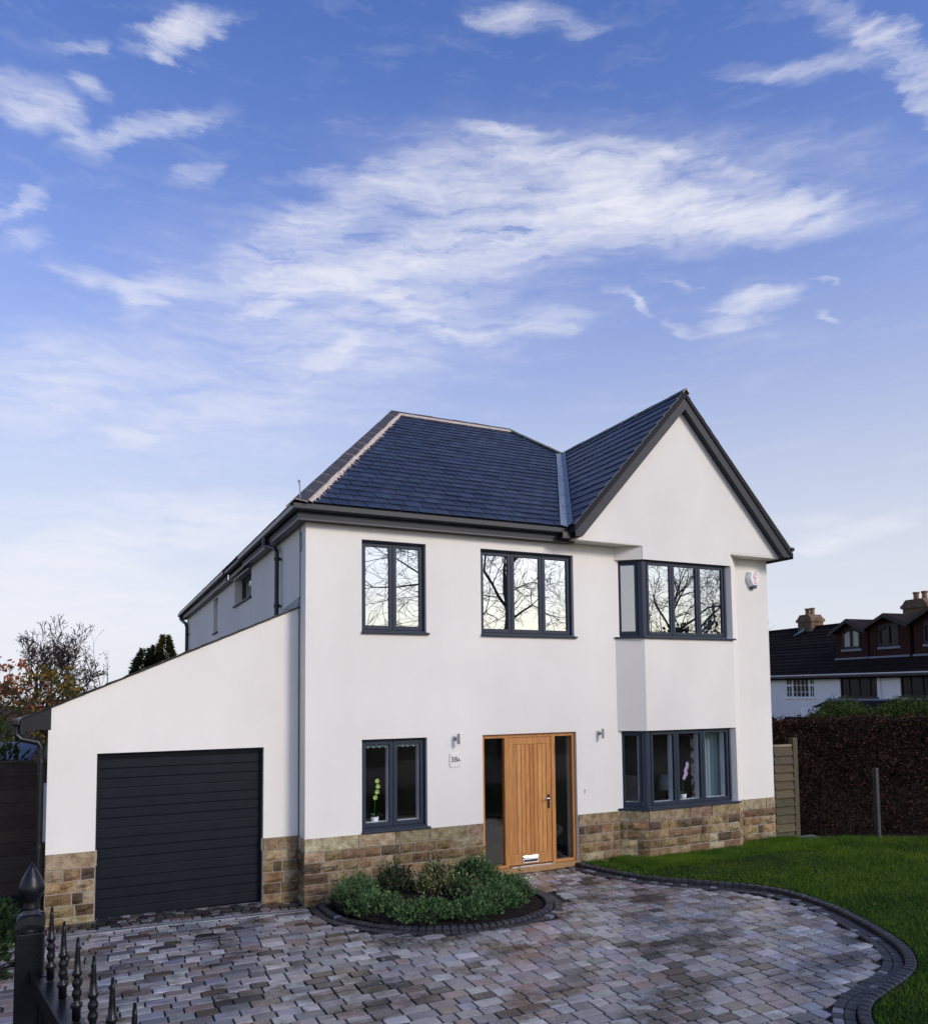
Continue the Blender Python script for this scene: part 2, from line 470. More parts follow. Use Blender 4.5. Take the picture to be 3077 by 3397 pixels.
class MB:
    def __init__(s):
        s.v, s.f, s.t = [], [], []
        s.hast = False

    def add(s, vs, fs, tint=None):
        o = len(s.v)
        s.v += [tuple(q) for q in vs]
        s.f += [tuple(o + i for i in f) for f in fs]
        if tint is not None:
            s.hast = True
        s.t += [tint or (1, 1, 1)] * len(vs)

    def box(s, x0, x1, y0, y1, z0, z1, tint=None):
        s.add([(x0, y0, z0), (x1, y0, z0), (x1, y1, z0), (x0, y1, z0), (x0, y0, z1), (x1, y0, z1), (x1, y1, z1), (x0, y1, z1)],
              [(0, 3, 2, 1), (4, 5, 6, 7), (0, 1, 5, 4), (1, 2, 6, 5), (2, 3, 7, 6), (3, 0, 4, 7)], tint)

    def obox(s, o, a, b, c, tint=None):
        """box spanned from corner o by the vectors a, b, c (right handed)"""
        o, a, b, c = Vector(o), Vector(a), Vector(b), Vector(c)
        if a.cross(b).dot(c) < 0:
            a, b = b, a
        P = [o, o + a, o + a + b, o + b, o + c, o + a + c, o + a + b + c, o + b + c]
        s.add(P, [(0, 3, 2, 1), (4, 5, 6, 7), (0, 1, 5, 4), (1, 2, 6, 5), (2, 3, 7, 6), (3, 0, 4, 7)], tint)

    def prism(s, poly, ext, tint=None):
        """polygon (3d points) pushed along ext"""
        n = len(poly)
        P = [Vector(p) for p in poly]
        nn = Vector((0, 0, 0))
        for i in range(n):
            nn += (P[i] - P[0]).cross(P[(i + 1) % n] - P[0])
        e = Vector(ext)
        if nn.dot(e) < 0:
            P.reverse()
        Q = [p + e for p in P]
        s.add(P + Q, [tuple(range(n - 1, -1, -1)), tuple(range(n, 2 * n))] + [(i, (i + 1) % n, n + (i + 1) % n, n + i) for i in range(n)], tint)

    def tube(s, pts, r, n=8, tint=None, caps=True):
        pts = [Vector(p) for p in pts]
        rs = r if isinstance(r, (list, tuple)) else [r] * len(pts)
        vs, fs = [], []
        ref = None
        for i, p in enumerate(pts):
            d = (pts[min(i + 1, len(pts) - 1)] - pts[max(i - 1, 0)])
            if d.length < 1e-9:
                d = Vector((0, 0, 1))
            d.normalize()
            if ref is None:
                ref = d.orthogonal().normalized()
            a = (ref - d * ref.dot(d))
            a = a.normalized() if a.length > 1e-6 else d.orthogonal().normalized()
            ref = a
            b = d.cross(a)
            for k in range(n):
                t = 2 * math.pi * k / n
                vs.append(p + (a * math.cos(t) + b * math.sin(t)) * rs[i])
        for i in range(len(pts) - 1):
            for k in range(n):
                fs.append((i * n + k, i * n + (k + 1) % n, (i + 1) * n + (k + 1) % n, (i + 1) * n + k))
        if caps:
            fs.append(tuple(range(n - 1, -1, -1)))
            fs.append(tuple((len(pts) - 1) * n + k for k in range(n)))
        s.add(vs, fs, tint)

    def lathe(s, c, prof, n=16, ax=(0, 0, 1), tint=None):
        s.tube([Vector(c) + Vector(ax) * h for r, h in prof], [max(r, 1e-4) for r, h in prof], n, tint)

    def build(s, name, m, parent=None, smooth=False, origin=None, label=None, kind=None, bevel=0):
        va = np.array(s.v, dtype=np.float64)
        if origin is None:
            lo, hi = va.min(0), va.max(0)
            origin = ((lo[0] + hi[0]) / 2, (lo[1] + hi[1]) / 2, lo[2])
        origin = np.array(origin)
        me = bpy.data.meshes.new(name)
        me.from_pydata((va - origin).tolist(), [], s.f)
        if s.hast:
            at = me.attributes.new('tint', 'FLOAT_COLOR', 'POINT')
            ta = np.ones((len(s.v), 4), dtype=np.float32)
            ta[:, :3] = s.t
            at.data.foreach_set('color', ta.ravel())
        if smooth:
            me.polygons.foreach_set('use_smooth', [True] * len(me.polygons))
        me.materials.append(M[m] if isinstance(m, str) else m)
        o = bpy.data.objects.new(name, me)
        COL.objects.link(o)
        po = np.array(ORG[parent.name]) if parent else np.zeros(3)
        o.location = origin - po
        ORG[o.name] = tuple(origin)
        if parent:
            o.parent = parent
        if label:
            o['label'] = label
        if kind:
            o['kind'] = kind
        if bevel:
            b = o.modifiers.new('bevel', 'BEVEL')
            b.width = bevel
            b.segments = 2
            b.limit_method = 'ANGLE'
        return o


def thing(name, loc, label, cat, group=None):
    o = bpy.data.objects.new(name, None)
    COL.objects.link(o)
    o.location = loc
    o.empty_display_size = .2
    ORG[o.name] = tuple(loc)
    tag(o, label, cat, group)
    return o


def tag(o, label, cat, group=None):
    o['label'] = label
    o['category'] = cat
    if group:
        o['group'] = group
    return o


def wall(mb, O, d, n, Ln, z0, z1, ops=(), th=.3):
    """wall of length Ln from O along d, outer face towards n, with openings (a0, a1, z0, z1)"""
    O, d, n = Vector(O), Vector(d), Vector(n)
    A = sorted({0, Ln, *[q for o in ops for q in o[:2]]})
    Z = sorted({z0, z1, *[q for o in ops for q in o[2:]]})

    def solid(i, j):
        if i < 0 or j < 0 or i >= len(A) - 1 or j >= len(Z) - 1:
            return False
        a, z = (A[i] + A[i + 1]) / 2, (Z[j] + Z[j + 1]) / 2
        return not any(o[0] < a < o[1] and o[2] < z < o[3] for o in ops)

    def P(a, z, t):
        q = O + d * a - n * t
        return (q.x, q.y, z)
    flip = d.cross(Vector((0, 0, 1))).dot(n) < 0

    def quad(p):
        mb.add(p if not flip else p[::-1], [(0, 1, 2, 3)])
    for i in range(len(A) - 1):
        for j in range(len(Z) - 1):
            if not solid(i, j):
                continue
            a0, a1, b0, b1 = A[i], A[i + 1], Z[j], Z[j + 1]
            quad([P(a0, b0, 0), P(a1, b0, 0), P(a1, b1, 0), P(a0, b1, 0)])
            quad([P(a1, b0, th), P(a0, b0, th), P(a0, b1, th), P(a1, b1, th)])
            if not solid(i - 1, j):
                quad([P(a0, b0, th), P(a0, b0, 0), P(a0, b1, 0), P(a0, b1, th)])
            if not solid(i + 1, j):
                quad([P(a1, b0, 0), P(a1, b0, th), P(a1, b1, th), P(a1, b1, 0)])
            if not solid(i, j - 1):
                quad([P(a0, b0, th), P(a1, b0, th), P(a1, b0, 0), P(a0, b0, 0)])
            if not solid(i, j + 1):
                quad([P(a0, b1, 0), P(a1, b1, 0), P(a1, b1, th), P(a0, b1, th)])


def jit(c, k):
    q = 1 + rnd.uniform(-k, k)
    return tuple(max(0, x * q * (1 + rnd.uniform(-k, k) * .3)) for x in c)


def ground_z(x, y):
    """the paving falls a little towards the corner of the house"""
    t = min(1, max(0, (y + 2.2) / 2.1))
    t = t * t * (3 - 2 * t)
    return -.09 * t * math.exp(-((x - .05) / 1.25) ** 2) - .03 * t * (1 if x < -.5 else 0) * min(1, max(0, (-x - .5) / 1.0)) * .9


def catmull(pts, step=.1):
    P = [Vector((*p, 0)) for p in pts]
    P = [P[0] * 2 - P[1]] + P + [P[-1] * 2 - P[-2]]
    raw = []
    for i in range(1, len(P) - 2):
        for k in range(16):
            t = k / 16
            a, b, c, d = P[i - 1:i + 3]
            raw.append(.5 * ((2 * b) + (c - a) * t + (2 * a - 5 * b + 4 * c - d) * t * t + (3 * b - a - 3 * c + d) * t ** 3))
    raw.append(P[-2])
    res = [raw[0]]
    acc = 0
    for i in range(1, len(raw)):
        seg = raw[i] - raw[i - 1]
        ln = seg.length
        pos = 0
        while acc + ln - pos >= step:
            pos += step - acc
            res.append(raw[i - 1] + seg * (pos / ln))
            acc = 0
        acc += ln - pos
    return res


def inside(x, y, poly):
    c = False
    j = len(poly) - 1
    for i in range(len(poly)):
        xi, yi = poly[i][0], poly[i][1]
        xj, yj = poly[j][0], poly[j][1]
        if (yi > y) != (yj > y) and x < (xj - xi) * (y - yi) / (yj - yi) + xi:
            c = not c
        j = i
    return c


def project(p):
    v = Vector(p) - CAM
    z = v.dot(fwd)
    if z < .1:
        return None
    return (1538.5 + 2585.4 * v.dot(R_) / z, 2126.4 - 2585.4 * v.dot(U_) / z, z)


def block(mb, c, ax, ay, lx, ly, h, bev, tint, rc=.012, zt=0, skew=0):
    """a tumbled block: rounded plan, eased top edge; c is the middle of its top"""
    c, ax, ay = Vector(c), Vector(ax), Vector(ay)
    up = Vector((0, 0, 1))

    def ring(ins, z):
        X, Y = lx / 2 - ins, ly / 2 - ins
        r = rc
        pl = [(-X + r, -Y), (X - r, -Y), (X, -Y + r), (X, Y - r), (X - r, Y), (-X + r, Y), (-X, Y - r), (-X, -Y + r)]
        return [c + ax * a + ay * b + up * (z + skew * a) for a, b in pl]
    vs = ring(0, -h) + ring(0, -bev) + ring(bev * .9, 0)
    fs = [(i, (i + 1) % 8, 8 + (i + 1) % 8, 8 + i) for i in range(8)] + [(8 + i, 8 + (i + 1) % 8, 16 + (i + 1) % 8, 16 + i) for i in range(8)] + [tuple(range(16, 24))]
    mb.add(vs, fs, tint)


# ------------------------------------------------------------------ ground, road
mb = MB()
mb.box(-250, 250, -250, 250, -.9, -.3)
g = mb.build('ground', 'ground', kind='structure')
mb = MB()
mb.box(-60, 60, -19, -12.6, -.29, -.06)
g = mb.build('road', 'asphalt', kind='structure')
mb = MB()
mb.box(-60, 60, -12.59, -10.05, -.29, 0)
mb.build('pavement', 'asphalt', kind='structure')

# ------------------------------------------------------------------ the house
XR = 8.695
house = thing('house', (4, 3, 0), 'white rendered two storey house with dark slate roof, oak door and side garage', 'house')
OP_FRONT = [(.8103, 1.8074, .8026, 2.1162), (.8103, 1.8074, 3.6607, 4.9876), (2.7177, 4.4054, 3.6607, 4.9876), (2.7177, 4.4054, .0, 2.12),
            (5.30, 7.84, .83, 2.09), (5.30, 7.84, 3.68, 4.94)]
mb = MB()
wall(mb, (0, 0, 0), (1, 0, 0), (0, -1, 0), XR, -.3, 5.22, OP_FRONT)
wall(mb, (0, .3, 0), (0, 1, 0), (-1, 0, 0), 15.2, -.3, 5.19, [(3.9, 5.85, 4.614, 5.185), (8.326, 9.037, 4.266, 5.10)])
wall(mb, (XR, .3, 0), (0, 1, 0), (1, 0, 0), 15.2, -.3, 5.19)
wall(mb, (.3, 15.5, 0), (1, 0, 0), (0, 1, 0), XR - .6, -.3, 5.19)
# bay: splayed cheeks and a front, between the two bands of glazing
BL, B1, B2, BR, BY = 5.2213, 5.6025, 7.5379, 7.919, -.28
ck = Vector((B1 - BL, BY, 0)).normalized()


def bay_band(z0, z1, inset=.002, fy=0):
    mb.prism([(BL, 0.1, z0), (BL, -inset, z0), (B1, BY + fy, z0), (B2, BY + fy, z0), (BR, -inset, z0), (BR, 0.1, z0), (B2 - .06, -.1, z0), (B1 + .06, -.1, z0)], (0, 0, z1 - z0))


bay_band(-.3, .822)
bay_band(2.1079, 3.667)
bay_band(4.961, 5.19, fy=.004)
# right hand pier of the bay openings
for z0, z1 in ((.822, 2.1079), (3.667, 4.961)):
    mb.prism([(B2, BY, z0), (BR, -.004, z0), (BR, .002, z0), (7.70, .002, z0), (7.465, -.17, z0)], (0, 0, z1 - z0))
# gable front over the bay and its white soffit
mb.prism([(4.24, BY, 5.195), (B1 - .003, BY, 5.195), (B1 - .003, BY, 4.961), (B2 + .003, BY, 4.961), (B2 + .003, BY, 5.195), (8.80, BY, 5.195), (6.497, BY, 7.72)], (0, .16, 0))
mb.prism([(4.30, BY + .005, 5.19), (8.72, BY + .005, 5.165), (8.72, 0.02, 5.165), (4.30, 0.02, 5.19)], (0, 0, .03))
mb.build('wall', 'render', house)

# garage, set back
YG, GX = .331, -3.1314
mb = MB()
wall(mb, (GX, YG, 0), (1, 0, 0), (0, -1, 0), -GX - .001, -.3, 2.25, [(-2.5776 - GX, -.4944 - GX, -.3, 2.0425)], th=.24)
mb.prism([(GX, YG, 2.25), (-.001, YG, 2.25), (-.001, YG, 4.0), (GX, YG, 2.615)], (0, .24, 0))
wall(mb, (GX, YG + .24, 0), (0, 1, 0), (-1, 0, 0), 8, -.3, 2.6, th=.24)
mb.prism([(GX, YG + 8.2, -.3), (-.001, YG + 8.2, -.3), (-.001, YG + 8.2, 3.98), (GX, YG + 8.2, 2.58)], (0, -.2, 0))
mb.build('garage_wall', 'render', house)
mb = MB()
kg = (4.0228 - 2.638) / 3.1314
for i in range(15):                       # slate courses, each lipped over the one below: the stepped verge
    x0 = -3.42 + i * .232
    x1 = min(x0 + .25, -.003)
    za, zb = 2.638 + kg * (x0 - GX), 2.638 + kg * (x1 - GX)
    mb.prism([(x0, YG - .035, za + .012), (x0, YG - .035, za - .012), (x1, YG - .035, zb - .018), (x1, YG - .035, zb - .004)], (0, 8.2, 0))
mb.build('garage_roof', 'slate', house)
mb = MB()
mb.prism([(GX - .30, YG - .01, 2.37), (GX + .03, YG - .01, 2.36), (GX + .03, YG - .01, 2.628), (GX - .20, YG - .01, 2.535), (GX - .30, YG - .01, 2.50)], (0, 8, 0))
mb.build('eaves_box', 'black', house)
mb = MB()
mb.box(GX - .40, GX - .305, YG - .03, YG + 8, 2.42, 2.50)
mb.build('garage_gutter', 'black', house, bevel=.02)
mb = MB()
mb.tube([(GX - .35, YG + .1, 2.42), (GX - .35, YG + .1, 2.31), (GX - .30, YG + .1, 2.25), (GX - .11, YG + .1, 2.20), (GX - .075, YG + .1, 2.13), (GX - .075, YG + .1, -.1)], .036, 10)
for z in (1.95, .9):
    mb.lathe((GX - .075, YG + .1, z), [(.05, 0), (.05, .05)], 10)
mb.build('garage_downpipe', 'black', house, smooth=False)
mb = MB()
mb.box(GX - .06, GX - .003, YG + .22, YG + .62, .95, 1.65)
tag(mb.build('meter_box', 'white', bevel=.01), 'white meter box on the side wall behind the garage downpipe', 'meter box')
# stepped lead flashing where the garage roof meets the wall
mb = MB()
mb.prism([(-.018, YG - .02, 4.02), (-.018, YG - .02, 4.155), (-.018, 1.35, 4.075), (-.018, 1.35, 4.0), (-.018, 1.0, 4.0)], (.015, 0, 0))
mb.prism([(-.05, YG - .022, 4.03), (-.001, YG - .022, 4.155), (-.001, YG - .022, 3.99)], (0, .02, 0))
mb.build('flashing', 'lead', house)

# floors, ceiling and inner walls: the rooms seen through the glass
mb = MB()
mb.box(.302, XR - .302, .302, 15.1, .02, .10)
mb.box(.302, XR - .302, .302, 15.1, 2.55, 2.75)
mb.build('inner_floor', 'floorwood', house)
mb = MB()
mb.box(.31, XR - .31, .31, 15, 5.02, 5.06)
for z0, z1 in ((.10, 2.55), (2.75, 5.02)):
    mb.box(.31, XR - .31, 4.6, 4.7, z0, z1)
    mb.box(2.42, 2.5, .304, 4.6, z0, z1)
    mb.box(4.78, 4.86, .304, 4.6, z0, z1)
mb.box(-3.0, -.2, YG + .5, YG + .55, -.2, 2.3)
mb.build('inner_wall', 'wallpaper', house)

# ------------------------------------------------------------------ eaves
GY = -.225
gap0, gap1 = 4.37, 6.30          # the side window breaks the eaves
mb = MB()
mb.box(-.14, 4.30, -.14, -.118, 5.192, 5.31)
for y0, y1 in ((-.118, gap0), (gap1, 15.8)):
    mb.box(-.14, -.118, y0, y1, 5.192, 5.31)
mb.build('fascia', 'fascia', house)
mb = MB()
mb.box(-.139, 4.36, -.139, -.001, 5.168, 5.191)
for y0, y1 in ((-.001, gap0), (gap1, 15.8)):
    mb.box(-.139, -.001, y0, y1, 5.168, 5.191)
mb.build('soffit', 'dark', house)


def gutter(mb, along, p0, p1):
    """half box gutter section swept along x (along=0) or y (along=1); open top"""
    prof = [(-.142, 5.375), (-.142, 5.30), (-.165, 5.283), (-.205, 5.288), (-.222, 5.31), (-.225, 5.375), (-.215, 5.375), (-.205, 5.30), (-.155, 5.30), (-.15, 5.375)]
    n = len(prof)
    vs = []
    for q in (p0, p1):
        for a, z in prof:
            m_ = a + .225
            if along == 0:
                vs.append(((q + m_ if q < 0 else q), a, z))
            else:
                vs.append((a, (q + m_ if q < 0 else q), z))
    fs = [tuple(range(n)), tuple(range(2 * n - 1, n - 1, -1))] + [(i, n + i, n + (i + 1) % n, (i + 1) % n) for i in range(n)]
    if along == 1:
        fs = [f[::-1] for f in fs]
    mb.add(vs, fs)


for al, p0, p1 in ((0, -.225, 4.24), (1, -.225, gap0), (1, gap1, 16.2)):
    mb = MB()
    gutter(mb, al, p0, p1)
    mb.build('gutter', 'dark', house)
mb = MB()                       # dark box where the front gutter dies into the gable
mb.box(4.03, 4.26, -.30, -.145, 5.205, 5.30)
mb.build('gutter_end', 'black', house)
mb = MB()                       # lid over the side window
mb.box(-.20, -.002, gap0, gap1, 5.30, 5.345)
mb.box(-.10, -.002, gap0 + .002, gap1 - .002, 5.192, 5.298)
mb.build('eaves_lid', 'black', house)
mb = MB()
mb.tube([(-.185, 1.95, 5.30), (-.185, 1.95, 5.20), (-.18, 1.92, 5.15), (-.09, 1.62, 5.06), (-.075, 1.56, 5.0), (-.075, 1.56, 4.0), (-.09, 1.6, 3.94)], .035, 12)
for z in (4.86, 4.12):
    mb.lathe((-.075, 1.56, z), [(.046, 0), (.046, .06)], 12)
    mb.box(-.075, -.001, 1.53, 1.59, z + .01, z + .045)
mb.lathe((-.185, 1.95, 5.17), [(.045, 0), (.045, .08)], 12)
mb.build('downpipe', 'black', house)
mb = MB()
mb.tube([(-.185, 15.6, 5.30), (-.185, 15.55, 5.16), (-.09, 15.0, 4.98), (-.075, 14.8, 4.85), (-.075, 14.8, 2)], .05, 10)
mb.box(-.12, -.001, 14.75, 14.85, 4.6, 4.66)
mb.build('downpipe', 'black', house)

# ------------------------------------------------------------------ roofs
EY, EZ, RY, RZ = -.20, 5.405, 4.80, 8.78
kF = (RZ - EZ) / (RY - EY)
HX0, HX1, HX2 = -.20, 3.03, 5.90
AX, AZ_, AY = 6.497, 7.935, -.42
kG = 1.093
kL = (RZ - EZ) / (HX1 - HX0)


def gable_z(x):
    return AZ_ - kG * abs(x - AX)


def front_z(y):
    return EZ + kF * (y - EY)


vfx = AX - (AZ_ - EZ) / kG              # foot of the valley
VY = EY + (AZ_ - EZ) / kF               # where it meets the gable ridge
roof = MB()
th = Vector((0, 0, -.10))


def slab(pts):
    P = [Vector(p) + Vector((0, 0, -.022)) for p in pts]
    n = len(P)
    nrm = (P[1] - P[0]).cross(P[2] - P[0])
    if nrm.z < 0:
        P.reverse()
    roof.add(P + [p + th for p in P], [tuple(range(n)), tuple(range(2 * n - 1, n - 1, -1))] + [(i, n + i, n + (i + 1) % n, (i + 1) % n) for i in range(n)])


E0 = (HX0, EY, EZ)
R1, R2 = (HX1, RY, RZ), (HX2, RY, RZ)
VT = (AX, VY, AZ_)
VF = (vfx, EY, EZ)
slab([E0, VF, VT, R2, R1])
slab([E0, R1, (HX1, 16.2, RZ), (HX0, 16.2, EZ)])
slab([R2, VT, (8.9, VY - .5, AZ_ - 2.4 * kG), (8.9, 14, AZ_ - 2.4 * kG), (HX2, 14, RZ)])
slab([R1, R2, (HX2, 14, RZ - .01), (HX1, 16.2, RZ - .01)])
slab([(vfx, AY, EZ), VF, VT, (AX, AY, AZ_)])
slab([(AX, AY, AZ_), (AX, VY, AZ_), (8.93, VY, AZ_ - 2.433 * kG), (8.93, AY, AZ_ - 2.433 * kG)])
roof = roof.build('roof', 'underlay', house)


def clip_poly(poly, clip):
    """Sutherland-Hodgman; clip is convex and anticlockwise"""
    res = poly
    n = len(clip)
    for i in range(n):
        a, b = clip[i], clip[(i + 1) % n]
        src, res = res, []
        if not src:
            return []

        def side(p):
            return (b[0] - a[0]) * (p[1] - a[1]) - (b[1] - a[1]) * (p[0] - a[0])
        for k in range(len(src)):
            p, q = src[k], src[(k + 1) % len(src)]
            sp, sq = side(p), side(q)
            if sp >= 0:
                res.append(p)
            if (sp >= 0) != (sq >= 0):
                t = sp / (sp - sq)
                res.append((p[0] + (q[0] - p[0]) * t, p[1] + (q[1] - p[1]) * t))
    return res


def area2(p):
    return abs(sum(p[i][0] * p[(i + 1) % len(p)][1] - p[(i + 1) % len(p)][0] * p[i][1] for i in range(len(p)))) / 2


def slates(O, ea, eu, poly, gauge, wid, keep, base):
    """slates laid on the plane O + a*ea + u*eu inside the polygon (a, u); returns (score, verts, faces, tint)"""
    O, ea, eu = Vector(O), Vector(ea), Vector(eu)
    nn = ea.cross(eu)
    if nn.z < 0:
        nn = -nn
    ar = sum(poly[i][0] * poly[(i + 1) % len(poly)][1] - poly[(i + 1) % len(poly)][0] * poly[i][1] for i in range(len(poly)))
    if ar < 0:
        poly = poly[::-1]
    a0, a1 = min(p[0] for p in poly), max(p[0] for p in poly)
    u0_, u1_ = min(p[1] for p in poly), max(p[1] for p in poly)
    res = []
    row = 0
    u = u0_
    while u < u1_:
        a = a0 - wid * (.5 if row % 2 else 1.0) + rnd.uniform(-.01, .01)
        while a < a1:
            w = wid * rnd.uniform(.985, 1.0)
            g_ = .005
            dy = rnd.uniform(-.003, .003)
            quad = [(a + g_, u + dy), (a + w - g_, u + dy + rnd.uniform(-.002, .002)), (a + w - g_, u + gauge + .03), (a + g_, u + gauge + .03)]
            pl = clip_poly(quad, poly)
            if len(pl) > 2 and area2(pl) > .0015:
                lift = rnd.uniform(.013, .019)

                def top(p):
                    f = min(1, max(0, (p[1] - u) / (gauge + .03)))
                    return O + ea * p[0] + eu * p[1] + nn * (lift * (1 - f) + .001 * f)
                T = [top(p) for p in pl]
                B = [t - nn * .009 for t in T]
                n = len(T)
                vs = T + B
                fs = [tuple(range(n)), tuple(range(2 * n - 1, n - 1, -1))] + [(i, n + i, n + (i + 1) % n, (i + 1) % n) for i in range(n)]
                nr = (T[1] - T[0]).cross(T[2] - T[0])
                if nr.dot(nn) < 0:
                    fs = [f[::-1] for f in fs]
                c = sum(T, Vector()) / n
                pr = project(c)
                sc = 0
                if pr and 0 < pr[0] < 3077 and 0 < pr[1] < 3397:
                    sc = area2(pl) * abs(nn.dot((CAM - c).normalized())) / pr[2] ** 2
                res.append((sc, vs, fs, jit(base, .3)))
            a += wid
        u += gauge
        row += 1
    return res


pool = []
SL = (.028, .035, .053)
lf = math.hypot(1, kF)
euF = Vector((0, 1, kF)) / lf
uR = (RY - EY) * lf
uV = (VY - EY) * lf
pool += slates((0, EY, EZ), (1, 0, 0), euF, [(HX0, 0), (vfx, 0), (AX, uV), (HX2, uR), (HX1, uR)], .228, .262, 0, SL)
lg = math.hypot(1, kG)
euG = Vector((1, 0, kG)) / lg
uG = (AX - vfx) * lg
pool += slates((vfx, 0, EZ), (0, 1, 0), euG, [(AY + .02, 0), (EY, 0), (VY, uG), (AY + .02, uG)], .228, .262, 0, SL)
far = []
far += slates((8.93, 0, AZ_ - 2.433 * kG), (0, 1, 0), Vector((-1, 0, kG)) / lg, [(AY + .02, 0), (VY, 0), (VY, 2.433 * lg), (AY + .02, 2.433 * lg)], .228, .262, 0, SL)
ll = math.hypot(1, kL)
uL = (HX1 - HX0) * ll
far += slates((HX0, 0, EZ), (0, 1, 0), Vector((1, 0, kL)) / ll, [(EY, 0), (16.2, 0), (16.2, uL), (RY, uL)], .228, .262, 0, SL)
pool.sort(key=lambda s: -s[0])
for sc, vs, fs, t in pool[:300]:
    mb = MB()
    mb.add(vs, fs, t)
    mb.build('slate', 'slate', roof)
mb = MB()
for sc, vs, fs, t in pool[300:] + far:
    mb.add(vs, fs, t)
mb.build('slate_courses', 'slate', roof, kind='stuff')


def ridge_run(p0, p1, wing_a, wing_b, name, m, step=.45, w=.17, lift=.05, th_=.018):
    """angular ridge tiles from p0 to p1; the wings lie along the unit vectors wing_a and wing_b"""
    p0, p1 = Vector(p0), Vector(p1)
    d = p1 - p0
    n = max(1, round(d.length / step))
    d.normalize()
    ln = (p1 - p0).length / n
    up = Vector((0, 0, 1))
    wa_, wb_ = Vector(wing_a).normalized(), Vector(wing_b).normalized()
    for i in range(n):
        a = p0 + d * (ln * i + .004) + up * (lift + rnd.uniform(-.006, .006))
        b = p0 + d * (ln * (i + 1) - .004) + up * (lift + rnd.uniform(-.006, .006))
        mb = MB()
        for q, fl in ((wa_, 0), (wb_, 1)):
            nn = d.cross(q)
            if nn.z < 0:
                nn = -nn
            mb.obox(a - nn * th_, b - a, q * w, nn * th_)
            JOINTS.append((a - nn * th_ * .9, d, q * (w - .006), nn * (th_ - .002)))
        mb.build(name, m, roof)


JOINTS = []


def mortar_run(p0, p1, side, w0=.10, w1=.19, rag=.0, name='mortar_bed', lift=.03):
    """bedding mortar squeezed out along the lower edge of the tiles, with ragged smears"""
    p0, p1, sd_ = Vector(p0), Vector(p1), Vector(side).normalized()
    d = (p1 - p0)
    n = int(d.length / .03)
    mb = MB()
    nn = d.cross(sd_).normalized()
    if nn.z < 0:
        nn = -nn
    top, bot, foot = [], [], []
    for i in range(n + 1):
        p = p0 + d * (i / n)
        e = w1 + rnd.uniform(-.012, .012) + (rag * max(0, rnd.gauss(0, 1)) * .9)
        top.append(p + sd_ * (w0) + nn * (lift + .012))
        bot.append(p + sd_ * (w1 - .02) + nn * (lift + .005))
        foot.append(p + sd_ * e + nn * .019)
    for i in range(n):
        for A, B in ((top, bot), (bot, foot)):
            q = [A[i], A[i + 1], B[i + 1], B[i]]
            if (q[1] - q[0]).cross(q[2] - q[0]).dot(nn) < 0:
                q.reverse()
            mb.add(q, [(0, 1, 2, 3)])
    if rag:
        dn = -euF
        for i in range(60):
            t = rnd.uniform(.02, .97)
            p = p0 + d * t + sd_ * (w1 - .02) + nn * .0215
            l_, w_ = rnd.uniform(.04, .16), rnd.uniform(.006, .018)
            sl_ = dn * l_ + Vector((1, 0, 0)) * rnd.uniform(-.01, .05)
            ex = Vector((1, 0, 0)) * w_
            mb.add([p - ex, p + ex, p + sl_ + ex * .25, p + sl_ - ex * .25], [(0, 3, 2, 1)])
    mb.build(name, 'bed_mortar', roof)


hipd = (Vector(R1) - Vector(E0)).normalized()
nF = Vector((0, -kF, 1)).normalized()
nLf = Vector((-kL, 0, 1)).normalized()
wF = nF.cross(hipd).normalized()
wF = wF if wF.x > 0 else -wF
wL = nLf.cross(hipd).normalized()
wL = wL if wL.x < 0 else -wL
ridge_run(Vector(E0) - hipd * .02, Vector(R1) - hipd * .02, wF, wL, 'hip_tile', 'hip_tile', w=.19)
mortar_run(Vector(E0) + hipd * .05, R1, wF, .165, .222, rag=.022)
wR = Vector((0, -1, -kF)).normalized()
ridge_run(R1, R2, wR, Vector((0, 1, -.1)), 'ridge_tile', 'hip_tile', w=.13)
mortar_run(Vector(R1) + Vector((.1, 0, 0)), R2, wR, .11, .20)
h2 = (Vector(VT) - Vector(R2)).normalized()
w2 = nF.cross(h2).normalized()
w2 = w2 if w2.x < 0 else -w2
ridge_run(R2, VT, w2, Vector((1, 0, -.5)), 'hip_tile', 'gable_ridge', w=.12)
ridge_run((AX, AY - .02, AZ_), (AX, VY, AZ_), Vector((-1, 0, -kG)), Vector((1, 0, -kG)), 'ridge_tile', 'gable_ridge', w=.12, lift=.035)
mb = MB()
for p_, d_, q_, n_ in JOINTS:
    mb.obox(p_ - d_ * .009, d_ * .012, q_, n_)
mb.build('tile_joint', 'bed_mortar', roof, kind='stuff')
# lead valley, in lapped lengths
vd = Vector(VT) - Vector(VF)
nG = Vector((-kG, 0, 1)).normalized()
for i in range(5):
    a = Vector(VF) + vd * (i / 5 - (.006 if i else .015))
    b = Vector(VF) + vd * ((i + 1) / 5 - (0 if i < 4 else .03))
    mb = MB()
    for nn in (nF, nG):
        q = nn.cross(vd).normalized()
        if (nn is nF and q.x > 0) or (nn is nG and q.dot(Vector((1, 0, kG))) < 0):
            q = -q
        l0 = .030 + .004 * (i % 2)
        mb.obox(a + nn * l0 - nn * .006, b - a, q * .125, nn * .006)
    mb.build('valley_lead', 'lead', roof)
mb = MB()
mb.tube([(-.13, -.21, 5.40), (-.14, -.215, 5.62), (-.15, -.225, 5.66)], .008, 6)
mb.lathe((-.15, -.225, 5.655), [(.0, 0), (.02, .012), (.02, .03), (0, .045)], 8)
mb.build('hip_iron', 'galv', roof)

